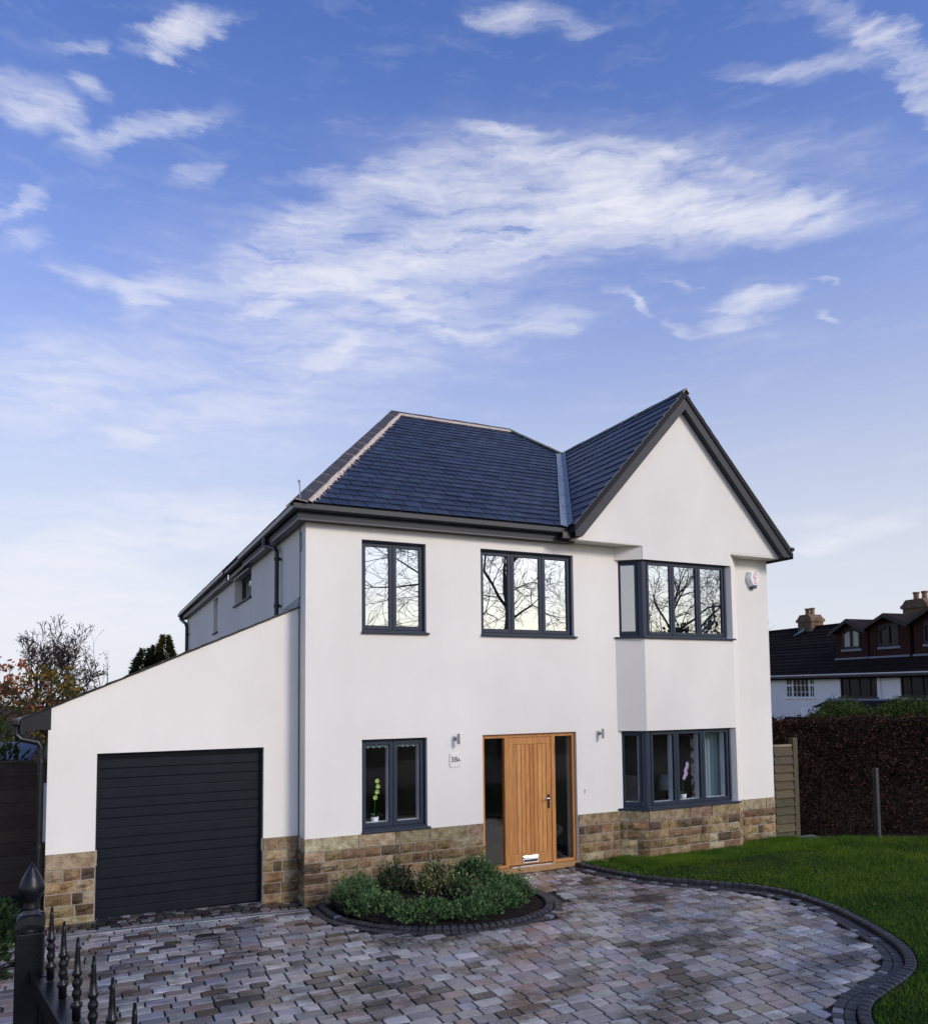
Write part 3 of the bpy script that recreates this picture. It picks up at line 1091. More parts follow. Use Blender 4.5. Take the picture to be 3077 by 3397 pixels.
# barge boards of the gable
for sgn, xe, ze in ((-1, 4.20, 5.424), (1, 8.90, 5.365)):
    mb = MB()
    lo = (4.207, 5.225, 4.335) if sgn < 0 else (8.88, 5.18, 8.715)
    pts = [(AX, AZ_ - .012), (xe, ze), (lo[0], lo[1]), (lo[2], lo[1]), (AX, 7.614)]
    mb.prism([(x, -.40, z) for x, z in pts], (0, .025, 0))
    mb.build('barge_board', 'fascia', house)
    mb = MB()                              # soffit strip behind the board
    dx = -sgn
    mb.prism([(lo[2], -.372, lo[1]), (AX, -.372, 7.614), (AX, -.372, 7.66), (lo[2] + sgn * .05, -.372, lo[1])], (0, .09, 0))
    mb.build('barge_soffit', 'fascia', house)
mb = MB()                                  # right hand eaves and gutter end
mb.box(8.72, 8.90, -.37, 15, 5.17, 5.30)
mb.build('fascia', 'fascia', house)
mb = MB()
mb.box(8.905, 8.985, -.42, 15, 5.30, 5.375)
mb.build('gutter', 'fascia', house, bevel=.025)

# ------------------------------------------------------------------ stone plinth
CAPC = [(.34, .26, .17), (.42, .33, .21), (.46, .40, .27), (.36, .29, .19)]
STC = [(.30, .21, .11), (.36, .27, .14), (.25, .17, .09), (.40, .32, .19), (.31, .22, .12), (.22, .155, .085), (.40, .33, .21), (.27, .19, .10), (.13, .09, .055)]


def plinth_run(P0, P1, out_, ztop, zbot, cap, first=None, ext0=0, ext1=0):
    P0, P1, n = Vector((*P0, 0)), Vector((*P1, 0)), Vector((*out_, 0)).normalized()
    d = (P1 - P0)
    Ln = d.length
    d.normalize()
    z = ztop
    ci = 0
    while z > zbot + .02:
        h = cap if ci == 0 else .146
        a = -ext0
        end = Ln + ext1
        while a < end - .01:
            w = rnd.uniform(.45, .85) if ci == 0 else rnd.choice([.13, .2, .24, .28, .3, .34])
            if end - (a + w) < .12:
                w = end - a
            g = .0065
            s0, s1, z0, z1 = a + g, a + w - g, z - h + g, z - g
            if ci == 0:
                c = rnd.choice(CAPC)
                pr_ = (.018, .023)
            else:
                c = rnd.choice(STC)
                pr_ = (.016, .055)
            if Ln < .15:
                pr_ = (.010, .013)
            nx = max(2, min(5, int((s1 - s0) / .075)))
            nz = 3
            vs = []
            for j in range(nz + 1):
                for i in range(nx + 1):
                    edge = i in (0, nx) or j in (0, nz)
                    q = (.009 if Ln < .15 else .014 + rnd.uniform(-.003, .003)) if edge else rnd.uniform(*pr_)
                    if ci == 0:
                        q = .02 + rnd.uniform(-.002, .002)
                    ee = .004
                    p = P0 + d * (s0 + (s1 - s0) * i / nx + (rnd.uniform(-ee, ee) if edge else 0)) + n * q
                    vs.append((p.x, p.y, z0 + (z1 - z0) * j / nz + (rnd.uniform(-ee, ee) * .7 if edge else 0)))
            m_ = len(vs)
            fs = []
            W1 = nx + 1
            flip = d.cross(Vector((0, 0, 1))).dot(n) < 0
            for j in range(nz):
                for i in range(nx):
                    f = (j * W1 + i, j * W1 + i + 1, (j + 1) * W1 + i + 1, (j + 1) * W1 + i)
                    fs.append(f)
            loop = [i for i in range(W1)] + [j * W1 + nx for j in range(1, nz + 1)] + [nz * W1 + i for i in range(nx - 1, -1, -1)] + [j * W1 for j in range(nz - 1, 0, -1)]
            back = []
            for k in loop:
                v = Vector(vs[k])
                b = v - n * ((v - P0).dot(n) + .02)
                vs.append(tuple(b))
                back.append(len(vs) - 1)
            for k in range(len(loop)):
                k2 = (k + 1) % len(loop)
                fs.append((loop[k2], loop[k], back[k], back[k2]))
            if flip:
                fs = [f[::-1] for f in fs]
            mb = MB()
            mb.add(vs, fs, jit(c, .22))
            mb.build('stone', 'stone', plinth)
            a += w
        z -= h
        ci += 1


RUNS = [((GX, YG), (-2.5776, YG), (0, -1), .832, .2), ((-.4944, YG), (-.001, YG), (0, -1), .805, .18), ((0, 0), (2.712, 0), (0, -1), .80, .185), ((4.412, 0), (BL, 0), (0, -1), .80, .185),
        ((BL, 0), (B1, BY), (BY, -(B1 - BL)), .812, .185), ((B1, BY), (B2, BY), (0, -1), .812, .185), ((BR, 0), (XR, 0), (0, -1), .80, .185), ((B2, BY), (BR, 0), (-BY, -(BR - B2)), .812, .185), ((0, .33), (0, 0), (-1, 0), .80, .185), ((-2.5776, YG), (-2.5776, YG + .1), (1, 0), .832, .2), ((-.4944, YG + .1), (-.4944, YG), (-1, 0), .80, .18)]
PL_ = []
for p0, p1, n_, zt, cap in RUNS:
    n3 = Vector((*n_, 0)).normalized()
    a, b = Vector((*p0, 0)), Vector((*p1, 0))
    mb = MB()
    mb.obox(a + Vector((0, 0, -.3)) + n3 * .0015, b - a, n3 * .0075, (0, 0, zt + .3 - .004))
    PL_.append(mb.build('plinth', 'mortar', house))
for i, (p0, p1, n_, zt, cap) in enumerate(RUNS):
    plinth = PL_[i]
    plinth_run(p0, p1, n_, zt, -.2, cap, ext0=.012 if i in (2, 5) else 0, ext1=.012 if i == 5 else 0)

# ------------------------------------------------------------------ windows
SB = .075          # frames stand this far back from the wall face


class Frame:
    """local frame on a wall line: a runs along d, t inward from the face, z up"""

    def __init__(s, O, d, n):
        s.O, s.d, s.n = Vector((*O, 0)), Vector((*d, 0)).normalized(), Vector((*n, 0)).normalized()

    def box(s, mb, a0, a1, t0, t1, z0, z1, tint=None):
        o = s.O + s.d * a0 - s.n * t0
        mb.obox((o.x, o.y, z0), s.d * (a1 - a0), -s.n * (t1 - t0), (0, 0, z1 - z0), tint)


def light(F, parent, a0, a1, z0, z1, t, sash=.05, handle=None, low=False):
    """one opening light: sash, seal and a sealed double pane"""
    mb = MB()
    F.box(mb, a0, a0 + sash, t, t + .055, z0, z1)
    F.box(mb, a1 - sash, a1, t, t + .055, z0, z1)
    F.box(mb, a0 + sash, a1 - sash, t, t + .055, z0, z0 + sash + .012)
    F.box(mb, a0 + sash, a1 - sash, t, t + .055, z1 - sash, z1)
    mb.build('sash', 'frame', parent, bevel=.005)
    mb = MB()                              # panes never sit perfectly true: each mirrors a slightly different view
    k1, k2 = rnd.uniform(-.006, .006), rnd.uniform(-.004, .004)
    q = F.O + F.d * (a0 + sash - .002) - F.n * (t + .024)
    aw, zh = a1 - a0 - 2 * sash + .004, z1 - z0 - 2 * sash - .008
    mb.obox((q.x, q.y, z0 + sash + .01), F.d * aw - F.n * (k1 * aw), -F.n * .02, Vector((0, 0, zh)) - F.n * (k2 * zh))
    mb.build('pane', 'glass_clear' if low else 'glass', parent)
    if low:                                # pale inner lining of the frame, seen through the glass
        mb = MB()
        F.box(mb, a1 - sash - .012, a1 - sash + .02, t + .057, t + .15, z0 + .02, z1 - .02)
        F.box(mb, a0 + sash, a1 - sash - .014, t + .057, t + .11, z0 + .012, z0 + sash + .016)
        mb.build('inner_lining', 'white', parent)
    if handle:
        mb = MB()
        x = a1 - sash * .5 if handle > 0 else a0 + sash * .5
        zc = (z0 + z1) / 2 - .02
        F.box(mb, x - .012, x + .012, t + .057, t + .072, zc - .05, zc + .06)
        F.box(mb, x - .01, x + .01, t + .072, t + .1, zc - .13, zc - .02)
        mb.build('window_handle', 'white', parent)


def window(F, a0, a1, z0, z1, splits, sb=SB, sill=True, handle=None):
    mb = MB()
    f = .028
    F.box(mb, a0 + .002, a0 + f, sb - .012, sb + .06, z0 + .002, z1 - .002)
    F.box(mb, a1 - f, a1 - .002, sb - .012, sb + .06, z0 + .002, z1 - .002)
    F.box(mb, a0 + f, a1 - f, sb - .012, sb + .06, z0 + .002, z0 + f)
    F.box(mb, a0 + f, a1 - f, sb - .012, sb + .06, z1 - f, z1 - .002)
    xs = [a0 + f] + splits + [a1 - f]
    for s_ in splits:
        F.box(mb, s_ - .006, s_ + .006, sb - .004, sb + .06, z0 + f, z1 - f)
    w = mb.build('window', 'frame', house)
    for i in range(len(xs) - 1):
        g0 = .004 if i == 0 else .009
        g1 = .004 if i == len(xs) - 2 else .009
        light(F, w, xs[i] + g0, xs[i + 1] - g1, z0 + f + .004, z1 - f - .004, sb, handle=(handle if i == 0 else None), low=z1 < 2.5)
    if sill:
        mb = MB()
        F.box(mb, a0 - .002, a1 + .04, -.045, sb - .014, z0 - .032, z0 - .004)
        F.box(mb, a0, a1, -.02, sb - .014, z0 - .004, z0 + .012)
        mb.build('window_sill', 'frame', w, bevel=.006)
    return w


FR = Frame((0, 0), (1, 0), (0, -1))
window(FR, .8103, 1.8074, 3.6607, 4.9876, [1.309])
window(FR, .8103, 1.8074, .8026 + .03, 2.1162, [1.309], handle=1)
window(FR, 2.7177, 4.4054, 3.6607, 4.9876, [3.29, 3.858])
FS = Frame((0, 16), (0, -1), (-1, 0))
window(FS, 16 - 6.15, 16 - 4.2, 4.614, 5.185, [16 - 4.95], sb=.17)
window(FS, 16 - 9.337, 16 - 8.626, 4.266, 5.10, [], sb=.17)


def bay_window(z0, z1, handle):
    """three lights to the front and one on the splayed cheek, joined by a corner post"""
    s_ = .065
    FB = Frame((0, BY), (1, 0), (0, -1))
    dl = Vector((B1 - BL, BY)).normalized()
    nl = Vector((BY, -(B1 - BL))).normalized()
    FL = Frame((BL, 0), dl, nl)
    Lc = math.hypot(B1 - BL, BY)
    xs = [5.715, 6.262, 6.835, 7.42]
    mb = MB()
    f = .03
    for a0, a1, zz0, zz1 in ((5.70, 7.455, z0 + .002, z0 + f), (5.70, 7.455, z1 - f, z1 - .002), (7.42, 7.455, z0 + f, z1 - f)):
        FB.box(mb, a0, a1, s_ - .01, s_ + .06, zz0, zz1)
    for q in xs[1:-1]:
        FB.box(mb, q - .008, q + .008, s_ - .004, s_ + .06, z0 + f, z1 - f)
    for a0, a1, zz0, zz1 in ((.02, Lc - .09, z0 + .002, z0 + f), (.02, Lc - .09, z1 - f, z1 - .002), (.02, .05, z0 + f, z1 - f)):
        FL.box(mb, a0, a1, s_ - .01, s_ + .06, zz0, zz1)
    c0 = FL.O + FL.d * (Lc - .09) - FL.n * (s_ - .015)
    c1 = FB.O + FB.d * 5.7 - FB.n * (s_ - .015)
    t_ = math.tan(math.atan2(-dl.y, dl.x) / 2)
    cc = FB.O + FB.d * (B1 + t_ * (s_ - .015)) - FB.n * (s_ - .015)
    i0, i1 = c0 - FL.n * .08, c1 - FB.n * .08
    mb.prism([(p.x, p.y, z0 + .002) for p in (c0, cc, c1, i1, i0)], (0, 0, z1 - z0 - .004))
    w = mb.build('window', 'frame', house)
    for i in range(3):
        light(FB, w, xs[i] + .012, xs[i + 1] - .012, z0 + f + .003, z1 - f - .003, s_, sash=.042, handle=handle if i == 0 else None, low=z1 < 2.5)
    light(FL, w, .055, Lc - .095, z0 + f + .003, z1 - f - .003, s_, sash=.05, low=z1 < 2.5)
    mb = MB()
    pts = [(BL - .03, -.012), (B1 - .02, BY - .045), (B2 + .035, BY - .045), (B2 + .035, BY + .02), (7.40, BY + s_ - .012), (B1 + .03, BY + s_ - .012), (BL + .05, .0)]
    mb.prism([(x, y, z0 - .028) for x, y in pts], (0, 0, .028))
    mb.build('window_sill', 'frame', w, bevel=.005)


bay_window(3.667, 4.961, 0)
bay_window(.838, 2.1079, 1)

# ------------------------------------------------------------------ front door
OAKC = [(.57, .25, .062), (.62, .285, .078), (.53, .225, .055), (.65, .32, .10), (.58, .265, .07)]
mb = MB()
t0, t1 = .05, .14


def oak(a0, a1, z0, z1, ta=t0, tb=t1, c=None, m_=None):
    FR.box(m_ or mb, a0, a1, ta, tb, z0, z1, jit(c or (.57, .255, .066), .06))


oak(2.720, 2.772, .075, 2.118)
oak(4.352, 4.403, .075, 2.118)
oak(2.772, 4.352, 2.058, 2.118)
oak(3.118, 3.188, .075, 2.058)
oak(3.961, 4.030, .075, 2.058)
oak(2.772, 3.118, .075, .115)
oak(4.030, 4.352, .075, .115)
FR.box(mb, 2.705, 4.43, -.035, .14, -.012, .075, (.44, .25, .10))
door = mb.build('front_door', 'oak', house, bevel=.005)
mb = MB()
FR.box(mb, 3.192, 3.957, -.01, .05, .077, .092)
mb.build('threshold', 'steel', door)
for a0, a1 in ((2.772, 3.118), (4.030, 4.352)):
    mb = MB()
    FR.box(mb, a0, a1, .095, .115, .115, 2.058)
    mb.build('pane', 'glass_clear', door)
# leaf: stiles, rails, then a sheet of upright boards
mb = MB()
oak(3.192, 3.272, .098, 2.054, .062, .115, m_=mb)
oak(3.872, 3.957, .098, 2.054, .062, .115, m_=mb)
oak(3.272, 3.872, 1.948, 2.054, .062, .115, m_=mb)
oak(3.272, 3.872, .098, .262, .062, .115, m_=mb)
FR.box(mb, 3.272, 3.872, .09, .115, .262, 1.948, (.2, .1, .04))
mb.build('door_frame', 'oak', door, bevel=.004)
nb = 8
for i in range(nb):
    a0 = 3.272 + .6 * i / nb
    mb = MB()
    FR.box(mb, a0 + .003, a0 + .6 / nb - .003, .070, .092, .264, 1.946, jit(OAKC[(i * 3) % 5], .08))
    mb.build('door_board', 'oak', door, bevel=.004)
mb = MB()
FR.box(mb, 3.42, 3.70, .048, .064, .12, .225)
FR.box(mb, 3.435, 3.685, .036, .048, .178, .214)
mb.build('letterbox', 'chrome', door, bevel=.006)
mb = MB()
FR.box(mb, 3.435, 3.685, .044, .0475, .135, .17)
mb.build('letterbox_slot', 'black', door)
mb = MB()
FR.box(mb, 3.885, 3.925, .052, .062, .93, 1.15)
mb.build('handle_plate', 'black', door, bevel=.006)
mb = MB()
mb.tube([(3.905, .052, 1.095), (3.905, .005, 1.095), (3.895, -.003, 1.093), (3.80, -.003, 1.088)], .0105, 10)
mb.build('door_handle', 'chrome', door, smooth=True)

# ------------------------------------------------------------------ garage door
mb = MB()
mb.box(-2.575, -.497, YG + .10, YG + .16, 1.98, 2.04)
mb.box(-2.575, -2.545, YG + .085, YG + .16, -.05, 1.98)
mb.box(-.527, -.497, YG + .085, YG + .16, -.05, 1.98)
mb.box(-2.5, -.6, YG + .2, YG + .22, -.1, 2.0)
gd = mb.build('garage_door', 'garage', house)
zz = [1.976, 1.963, 1.836, 1.71, 1.583, 1.456, 1.33, 1.203, 1.077, .951, .824, .698, .571, .445, .318, .192, .066, -.06]
for i in range(1, len(zz) - 1):
    z1_, z0_ = zz[i], zz[i + 1]
    mb = MB()
    yf = YG + .112
    y_ = yf + (.004 if i % 4 == 0 else 0)
    g = .003
    mb.prism([(-2.543, yf + .018, z0_ + g), (-2.543, y_ + .005, z0_ + g), (-2.543, y_, z0_ + g + .006), (-2.543, y_, z1_ - g - .005), (-2.543, yf + .0055, z1_ - g), (-2.543, yf + .018, z1_ - g)], (2.014, 0, 0))
    mb.build('door_panel', 'garage', gd)
mb = MB()
mb.box(-2.545, -.527, YG + .125, YG + .15, -.06, 1.976)
mb.build('door_backing', 'garage', gd)

# ------------------------------------------------------------------ things fixed to the wall
for x, lab in ((2.275, 'steel up and down wall light above the house number'), (4.862, 'steel up and down wall light between the oak door and the bay')):
    t = thing('wall_light', (x, 0, 2.08), lab, 'wall light', 'wall lights either side of the door')
    mb = MB()
    mb.lathe((x, 0, 2.085), [(.035, .0), (.035, .012), (.012, .014), (.012, .06)], 14, ax=(0, -1, 0))
    mb.build('bracket', 'galv', t)
    mb = MB()
    mb.lathe((x, -.088, 2.003), [(.016, .0), (.023, 0), (.023, .155), (.018, .155)], 16)
    mb.build('lamp_body', 'steel', t)
sg = thing('number_plate', (2.2545, 0, 1.66), 'clear square plate with the house number 38A left of the oak door', 'sign')
mb = MB()
mb.box(2.164, 2.345, -.012, -.006, 1.662, 1.867)
mb.build('plate', 'acrylic', sg, bevel=.003)
for x in (2.182, 2.327):
    for z in (1.682, 1.848):
        mb = MB()
        mb.lathe((x, 0, z), [(.006, 0), (.006, .016), (.004, .019)], 10, ax=(0, -1, 0))
        mb.build('fixing', 'steel', sg)


def text(name, body, loc, size, m, parent, rotz=0, depth=.002):
    c = bpy.data.curves.new(name, 'FONT')
    c.body = body
    c.size = size
    c.extrude = depth
    c.align_x = 'CENTER'
    c.align_y = 'CENTER'
    o = bpy.data.objects.new(name, c)
    COL.objects.link(o)
    po = Vector(ORG[parent.name])
    o.location = Vector(loc) - po
    o.rotation_euler = (rad(90), 0, rotz)
    c.materials.append(M[m])
    o.parent = parent
    dg = bpy.context.evaluated_depsgraph_get()
    me = bpy.data.meshes.new_from_object(o.evaluated_get(dg))
    m_ = bpy.data.objects.new(name, me)
    COL.objects.link(m_)
    m_.location, m_.rotation_euler = o.location, o.rotation_euler
    m_.parent = parent
    bpy.data.objects.remove(o)
    return m_


text('digits', '38', (2.236, -.014, 1.772), .112, 'ink', sg)
text('letter', 'A', (2.314, -.014, 1.763), .074, 'ink', sg)
mb = MB()
mb.box(4.545, 4.568, -.018, -.001, 1.135, 1.20)
tag(mb.build('doorbell', 'white', bevel=.006), 'small white bell push on the wall right of the oak door', 'doorbell')
al = thing('alarm_box', (8.31, 0, 4.63), 'white alarm box with blue base high on the wall right of the bay', 'alarm box')
mb = MB()
hexa = [(8.20, 4.93), (8.42, 4.93), (8.455, 4.80), (8.385, 4.66), (8.235, 4.66), (8.165, 4.80)]
hin = [(8.31 + (x - 8.31) * .78, 4.81 + (z - 4.81) * .82) for x, z in hexa]
vs = [(x, -.001, z) for x, z in hexa] + [(x, -.05, z) for x, z in hexa] + [(x, -.09, z) for x, z in hin]
fs = [(i, 6 + i, 6 + (i + 1) % 6, (i + 1) % 6) for i in range(6)] + [(6 + i, 12 + i, 12 + (i + 1) % 6, 6 + (i + 1) % 6) for i in range(6)] + [tuple(range(12, 18))]
mb.add(vs, [f[::-1] for f in fs])
mb.build('case', 'white', al)
mb = MB()
mb.prism([(8.245, -.01, 4.657), (8.375, -.01, 4.657), (8.35, -.01, 4.622), (8.27, -.01, 4.622)], (0, -.055, 0))
mb.build('lens', 'bluelens', al)
mb = MB()
sp = [(.0, .045), (.022, .05), (.034, .035), (.022, .018), (-.012, .012), (-.03, -.004), (-.02, -.026), (.008, -.03), (.03, -.02)]
mb.tube([(8.315 + x * .9, -.0915, 4.845 + z) for x, z in sp], .0055, 6)
ring = [(8.312 + .046 * math.cos(t * .35), -.0915, 4.852 + .056 * math.sin(t * .35)) for t in range(3, 17)]
mb.tube(ring, .004, 6)
mb.build('emblem', 'pink', al)
mb = MB()
for i, w in enumerate((.05, .06)):
    mb.box(8.312 - w / 2, 8.312 + w / 2, -.0925, -.0895, 4.728 - i * .022, 4.741 - i * .022)
mb.box(8.292, 8.304, -.0925, -.0895, 4.758, 4.785)
mb.box(8.312, 8.322, -.0925, -.0895, 4.758, 4.785)
mb.build('print', 'pink', al)

# cable down the corner, with its loop under the eaves and a tail on the stone
mb = MB()
pts = [(-.012, .30, 5.14), (-.012, .285, 4.95), (-.012, .285, 4.15), (-.014, .322, 4.1), (-.012, .322, 2.4), (-.012, .318, .82), (-.03, .30, .62), (-.04, .27, .46), (-.04, .12, .40), (-.045, -.045, .385), (.25, -.055, .40), (.38, -.055, .41), (.40, -.06, .375), (.425, -.055, .365), (.44, -.055, .41)]
mb.tube(pts, .0055, 6)
lp = [(-.016, .235 + .045 * math.cos(t), 4.93 + .14 * math.sin(t)) for t in [k * .4 for k in range(17)]]
mb.tube(lp, .005, 6)
tag(mb.build('cable', 'black'), 'thin black cable running down the corner between garage and house', 'cable')

# ------------------------------------------------------------------ seen through the windows


def curtain(x0, x1, y, z0, z1, m, lab, folds=6, axis=0):
    mb = MB()
    n = folds * 6
    A, B = [], []
    for i in range(n + 1):
        t = i / n
        w_ = .028 * math.sin(t * folds * 2 * math.pi)
        p = (x0 + (x1 - x0) * t, y + w_) if axis == 0 else (y + w_, x0 + (x1 - x0) * t)
        A.append(p)
    vs = [(x, y_, z) for z in (z0, z1) for x, y_ in A] + [(x, y_ + .006, z) for z in (z0, z1) for x, y_ in A]
    m_ = n + 1
    fs = []
    for i in range(n):
        fs.append((i, i + 1, m_ + i + 1, m_ + i))
        fs.append((2 * m_ + i + 1, 2 * m_ + i, 3 * m_ + i, 3 * m_ + i + 1))
    mb.add(vs, fs)
    return tag(mb.build('curtain', m, smooth=True), lab, 'curtain')


curtain(4.02, 4.46, .36, 2.78, 4.95, 'curtain_blue', 'blue curtain behind the right pane of the three pane upper window')
curtain(6.98, 7.5, .12, 2.78, 4.95, 'curtain', 'pale curtain behind the right pane of the upper bay window')
curtain(7.05, 7.48, .06, .14, 2.08, 'curtain', 'pale curtain at the right end of the lower bay window', 5)
curtain(6.95, 7.12, .22, .14, 2.08, 'curtain_pattern', 'patterned curtain beside the pale one in the lower bay window', 3)
mb = MB()
for i in range(22):
    x = .84 + i * .044
    mb.box(x, x + .034, .14, .15, 1.985 + .01 * (i % 2), 2.06)
tag(mb.build('valance', 'curtain'), 'fringed pale blind along the top of the lower left window', 'blind')


def orchid(x, y, z, pm, lab, h, tilt, fl):
    t = thing('potted_orchid', (x, y, z), lab, 'orchid')
    mb = MB()
    mb.lathe((x, y, z), [(.045, 0), (.062, .13), (.055, .13), (.05, .11)], 18)
    mb.build('pot', 'ceramic', t, smooth=True)
    mb = MB()
    stem = [(x + tilt * s_ ** 2, y, z + .1 + h * s_) for s_ in [k / 8 for k in range(9)]]
    mb.tube(stem, .004, 6)
    mb.build('stem', 'stem', t)
    for k in range(5):
        a_ = k * 1.3 + .4
        mb = MB()
        d = Vector((math.cos(a_), math.sin(a_) * .6, 0))
        e = Vector((-d.y, d.x, 0)).normalized() * .028
        b0 = Vector((x, y, z + .12))
        ps = [b0 + d * .02, b0 + d * .08 + Vector((0, 0, .05)), b0 + d * .15 + Vector((0, 0, .035))]
        mb.add([ps[0] - e * .4, ps[0] + e * .4, ps[1] + e, ps[1] - e, ps[2] + e * .2, ps[2] - e * .2], [(0, 1, 2, 3), (3, 2, 4, 5)])
        mb.build('leaf', 'stem', t)
    for k in range(fl):
        f_ = 1 - .42 * k / max(1, fl - 1)
        c = Vector((x + tilt * f_ ** 2 + rnd.uniform(-.02, .02), y - .02, z + .1 + h * f_ - .02))
        mb = MB()
        for p in range(5):
            a_ = p * 2 * math.pi / 5 + k
            d = Vector((math.cos(a_), -.25, math.sin(a_)))
            e = Vector((-math.sin(a_), 0, math.cos(a_))) * .016
            mb.add([c, c + d * .022 + e, c + d * .042, c + d * .022 - e], [(0, 1, 2, 3)])
        mb.build('flower', pm, t)


orchid(1.075, .235, .86, 'petal_y', 'yellow green orchid in a white pot behind the lower left window', .56, .05, 4)
orchid(6.56, .0, .862, 'petal_p', 'lilac orchid in a white pot behind the lower bay window', .56, .09, 8)
mb = MB()
mb.prism([(5.36, .03, .80), (5.68, -.185, .80), (7.38, -.185, .80), (7.55, -.06, .80), (7.7, .32, .80), (5.36, .32, .80)], (0, 0, .056))
mb.box(.80, 1.82, .16, .32, .80, .858)
mb.build('inner_sill', 'white', house)
t = thing('table_lamp', (6.95, .9, .10), 'table lamp with a pale cone shade behind the lilac orchid', 'lamp')
mb = MB()
mb.box(6.7, 7.2, .7, 1.15, .10, .62)
mb.build('stand', 'darkwood', t)
mb = MB()
mb.lathe((6.95, .9, .62), [(.06, 0), (.05, .03), (.02, .06), (.015, .38)], 14)
mb.build('lamp_base', 'darkwood', t)
mb = MB()
mb.lathe((6.95, .9, .95), [(.20, 0), (.09, .28), (.085, .28), (.19, .0)], 18)
mb.build('lamp_shade', 'curtain', t, smooth=True)
t = thing('wall_picture', (7.3, 4.58, 1.3), 'dark framed picture on the back wall seen through the lower bay window', 'picture')
mb = MB()
mb.box(7.7, 8.3, 4.55, 4.598, 1.2, 2.0)
mb.build('picture_frame', 'darkwood', t)
mb = MB()
mb.box(7.77, 8.23, 4.54, 4.549, 1.28, 1.92)
mb.build('print', 'wallpaper', t)

# ------------------------------------------------------------------ driveway
KO = [(4.42, .02), (4.50, -.40), (4.78, -1.20), (5.30, -1.82), (5.72, -2.28), (5.93, -2.75), (5.90, -3.45), (5.66, -4.18), (5.28, -4.92), (4.90, -5.33), (4.50, -5.56), (3.94, -5.74), (3.57, -5.86), (3.22, -6.12), (2.92, -6.6), (2.75, -7.3), (2.7, -8.6), (2.7, -10.0)]
kerb = catmull(KO, .10)
BO = [(.015, -.10), (.0, -.55), (.05, -1.08), (.30, -1.68), (.70, -2.09), (1.25, -2.33), (1.75, -2.42), (2.26, -2.35), (2.72, -2.12), (3.00, -1.72), (3.08, -1.30), (3.00, -.92), (2.86, -.55), (2.74, -.06)]
bedk = catmull(BO, .10)


def offset(pl, k):
    res = []
    for i, p in enumerate(pl):
        d = pl[min(i + 1, len(pl) - 1)] - pl[max(i - 1, 0)]
        d.normalize()
        res.append(p + Vector((d.y, -d.x, 0)) * k)      # to the right of travel
    return res


in_k = offset(kerb, .30)          # paving lies to the right of the kerb line
poly_drive = [(p.x, p.y) for p in in_k] + [(-3.95, -10.0), (-3.95, -3), (-3.42, -.6), (GX - .2, YG), (-2.58, YG), (-2.58, YG + .09), (-.49, YG + .09), (-.49, YG), (0, YG), (.0, -.02), (4.40, -.02)]
poly_bed_out = [(p.x, p.y) for p in bedk] + [(1.3, .1)]
in_b = offset(bedk, -.26)         # soil to the left
poly_soil = [(p.x, p.y) for p in in_b] + [(1.3, .1)]
mb = MB()
xs = np.arange(-4.2, 6.3, .25)
ys = np.arange(-10.05, .45, .25)
vs, fs = [], []
for y in ys:
    for x in xs:
        vs.append((x, y, ground_z(x, y) - .022))
nx = len(xs)
for j in range(len(ys) - 1):
    for i in range(nx - 1):
        cx_, cy_ = xs[i] + .12, ys[j] + .12
        if inside(cx_, cy_, [(p.x, p.y) for p in kerb] + [(-4.2, -10.1), (-4.2, .5), (4.4, .5)]):
            fs.append((j * nx + i, j * nx + i + 1, (j + 1) * nx + i + 1, (j + 1) * nx + i))
mb.add(vs, fs)
mb.box(-4.1, 4.3, -10.0, .44, -.6, -.16)
drive = mb.build('driveway', 'joint', kind='structure', origin=(0, -4, -.3))

PAV = [(.38, .36, .35), (.30, .285, .28), (.22, .22, .235), (.30, .25, .23), (.27, .265, .30), (.46, .445, .43), (.17, .165, .17), (.24, .19, .16), (.34, .31, .29)]
PDK = [(.06, .056, .055), (.075, .06, .048), (.10, .075, .055), (.045, .044, .046)]
pv = []
yrow = -10.0
row = 0
while yrow < YG - .02:
    smallr = yrow > -.205
    hgt = (.102 if smallr else rnd.choice([.150, .150, .150]))
    x = -4.1 + rnd.uniform(0, .15)
    while x < 6.2:
        w = rnd.choice([.11, .13, .15]) if smallr else rnd.choice([.16, .20, .225, .225, .26, .27])
        cx_, cy_ = x + w / 2, yrow + hgt / 2
        ok = inside(cx_, cy_, poly_drive) and not inside(cx_, cy_, poly_bed_out)
        if -3.3 < cx_ < .02 and -.315 < cy_ < -.18:
            ok = False
        if cy_ > -.30 and cx_ > -.02 and cx_ < 2.7:
            ok = False
        if cy_ > YG - .08 and cx_ < GX:
            ok = False
        if ok:
            nz = mnoise.noise(Vector((cx_ * .95, cy_ * 1.5, 3.1))) * .7 + mnoise.noise(Vector((cx_ * 3.3, cy_ * 4.1, 7.7))) * .5
            dark = rnd.random() < .04 + max(0, min(.7, (nz - .2) * 2))
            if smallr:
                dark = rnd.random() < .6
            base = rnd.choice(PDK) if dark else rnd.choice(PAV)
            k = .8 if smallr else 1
            mbp = MB()
            z = ground_z(cx_, cy_) + rnd.uniform(-.0012, .0012)
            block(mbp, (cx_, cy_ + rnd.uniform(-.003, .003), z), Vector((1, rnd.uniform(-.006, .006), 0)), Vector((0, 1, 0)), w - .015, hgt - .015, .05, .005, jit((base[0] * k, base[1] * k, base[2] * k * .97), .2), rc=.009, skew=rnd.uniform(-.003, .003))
            pr = project((cx_, cy_, z))
            sc = 0
            if pr and -20 < pr[0] < 3097 and pr[1] < 3420:
                dv = (Vector((cx_, cy_, z)) - CAM)
                sc = w * hgt * abs(dv.normalized().z) / pr[2] ** 2
            pv.append((sc, mbp))
        x += w
    yrow += hgt
    row += 1
pv.sort(key=lambda q: -q[0])
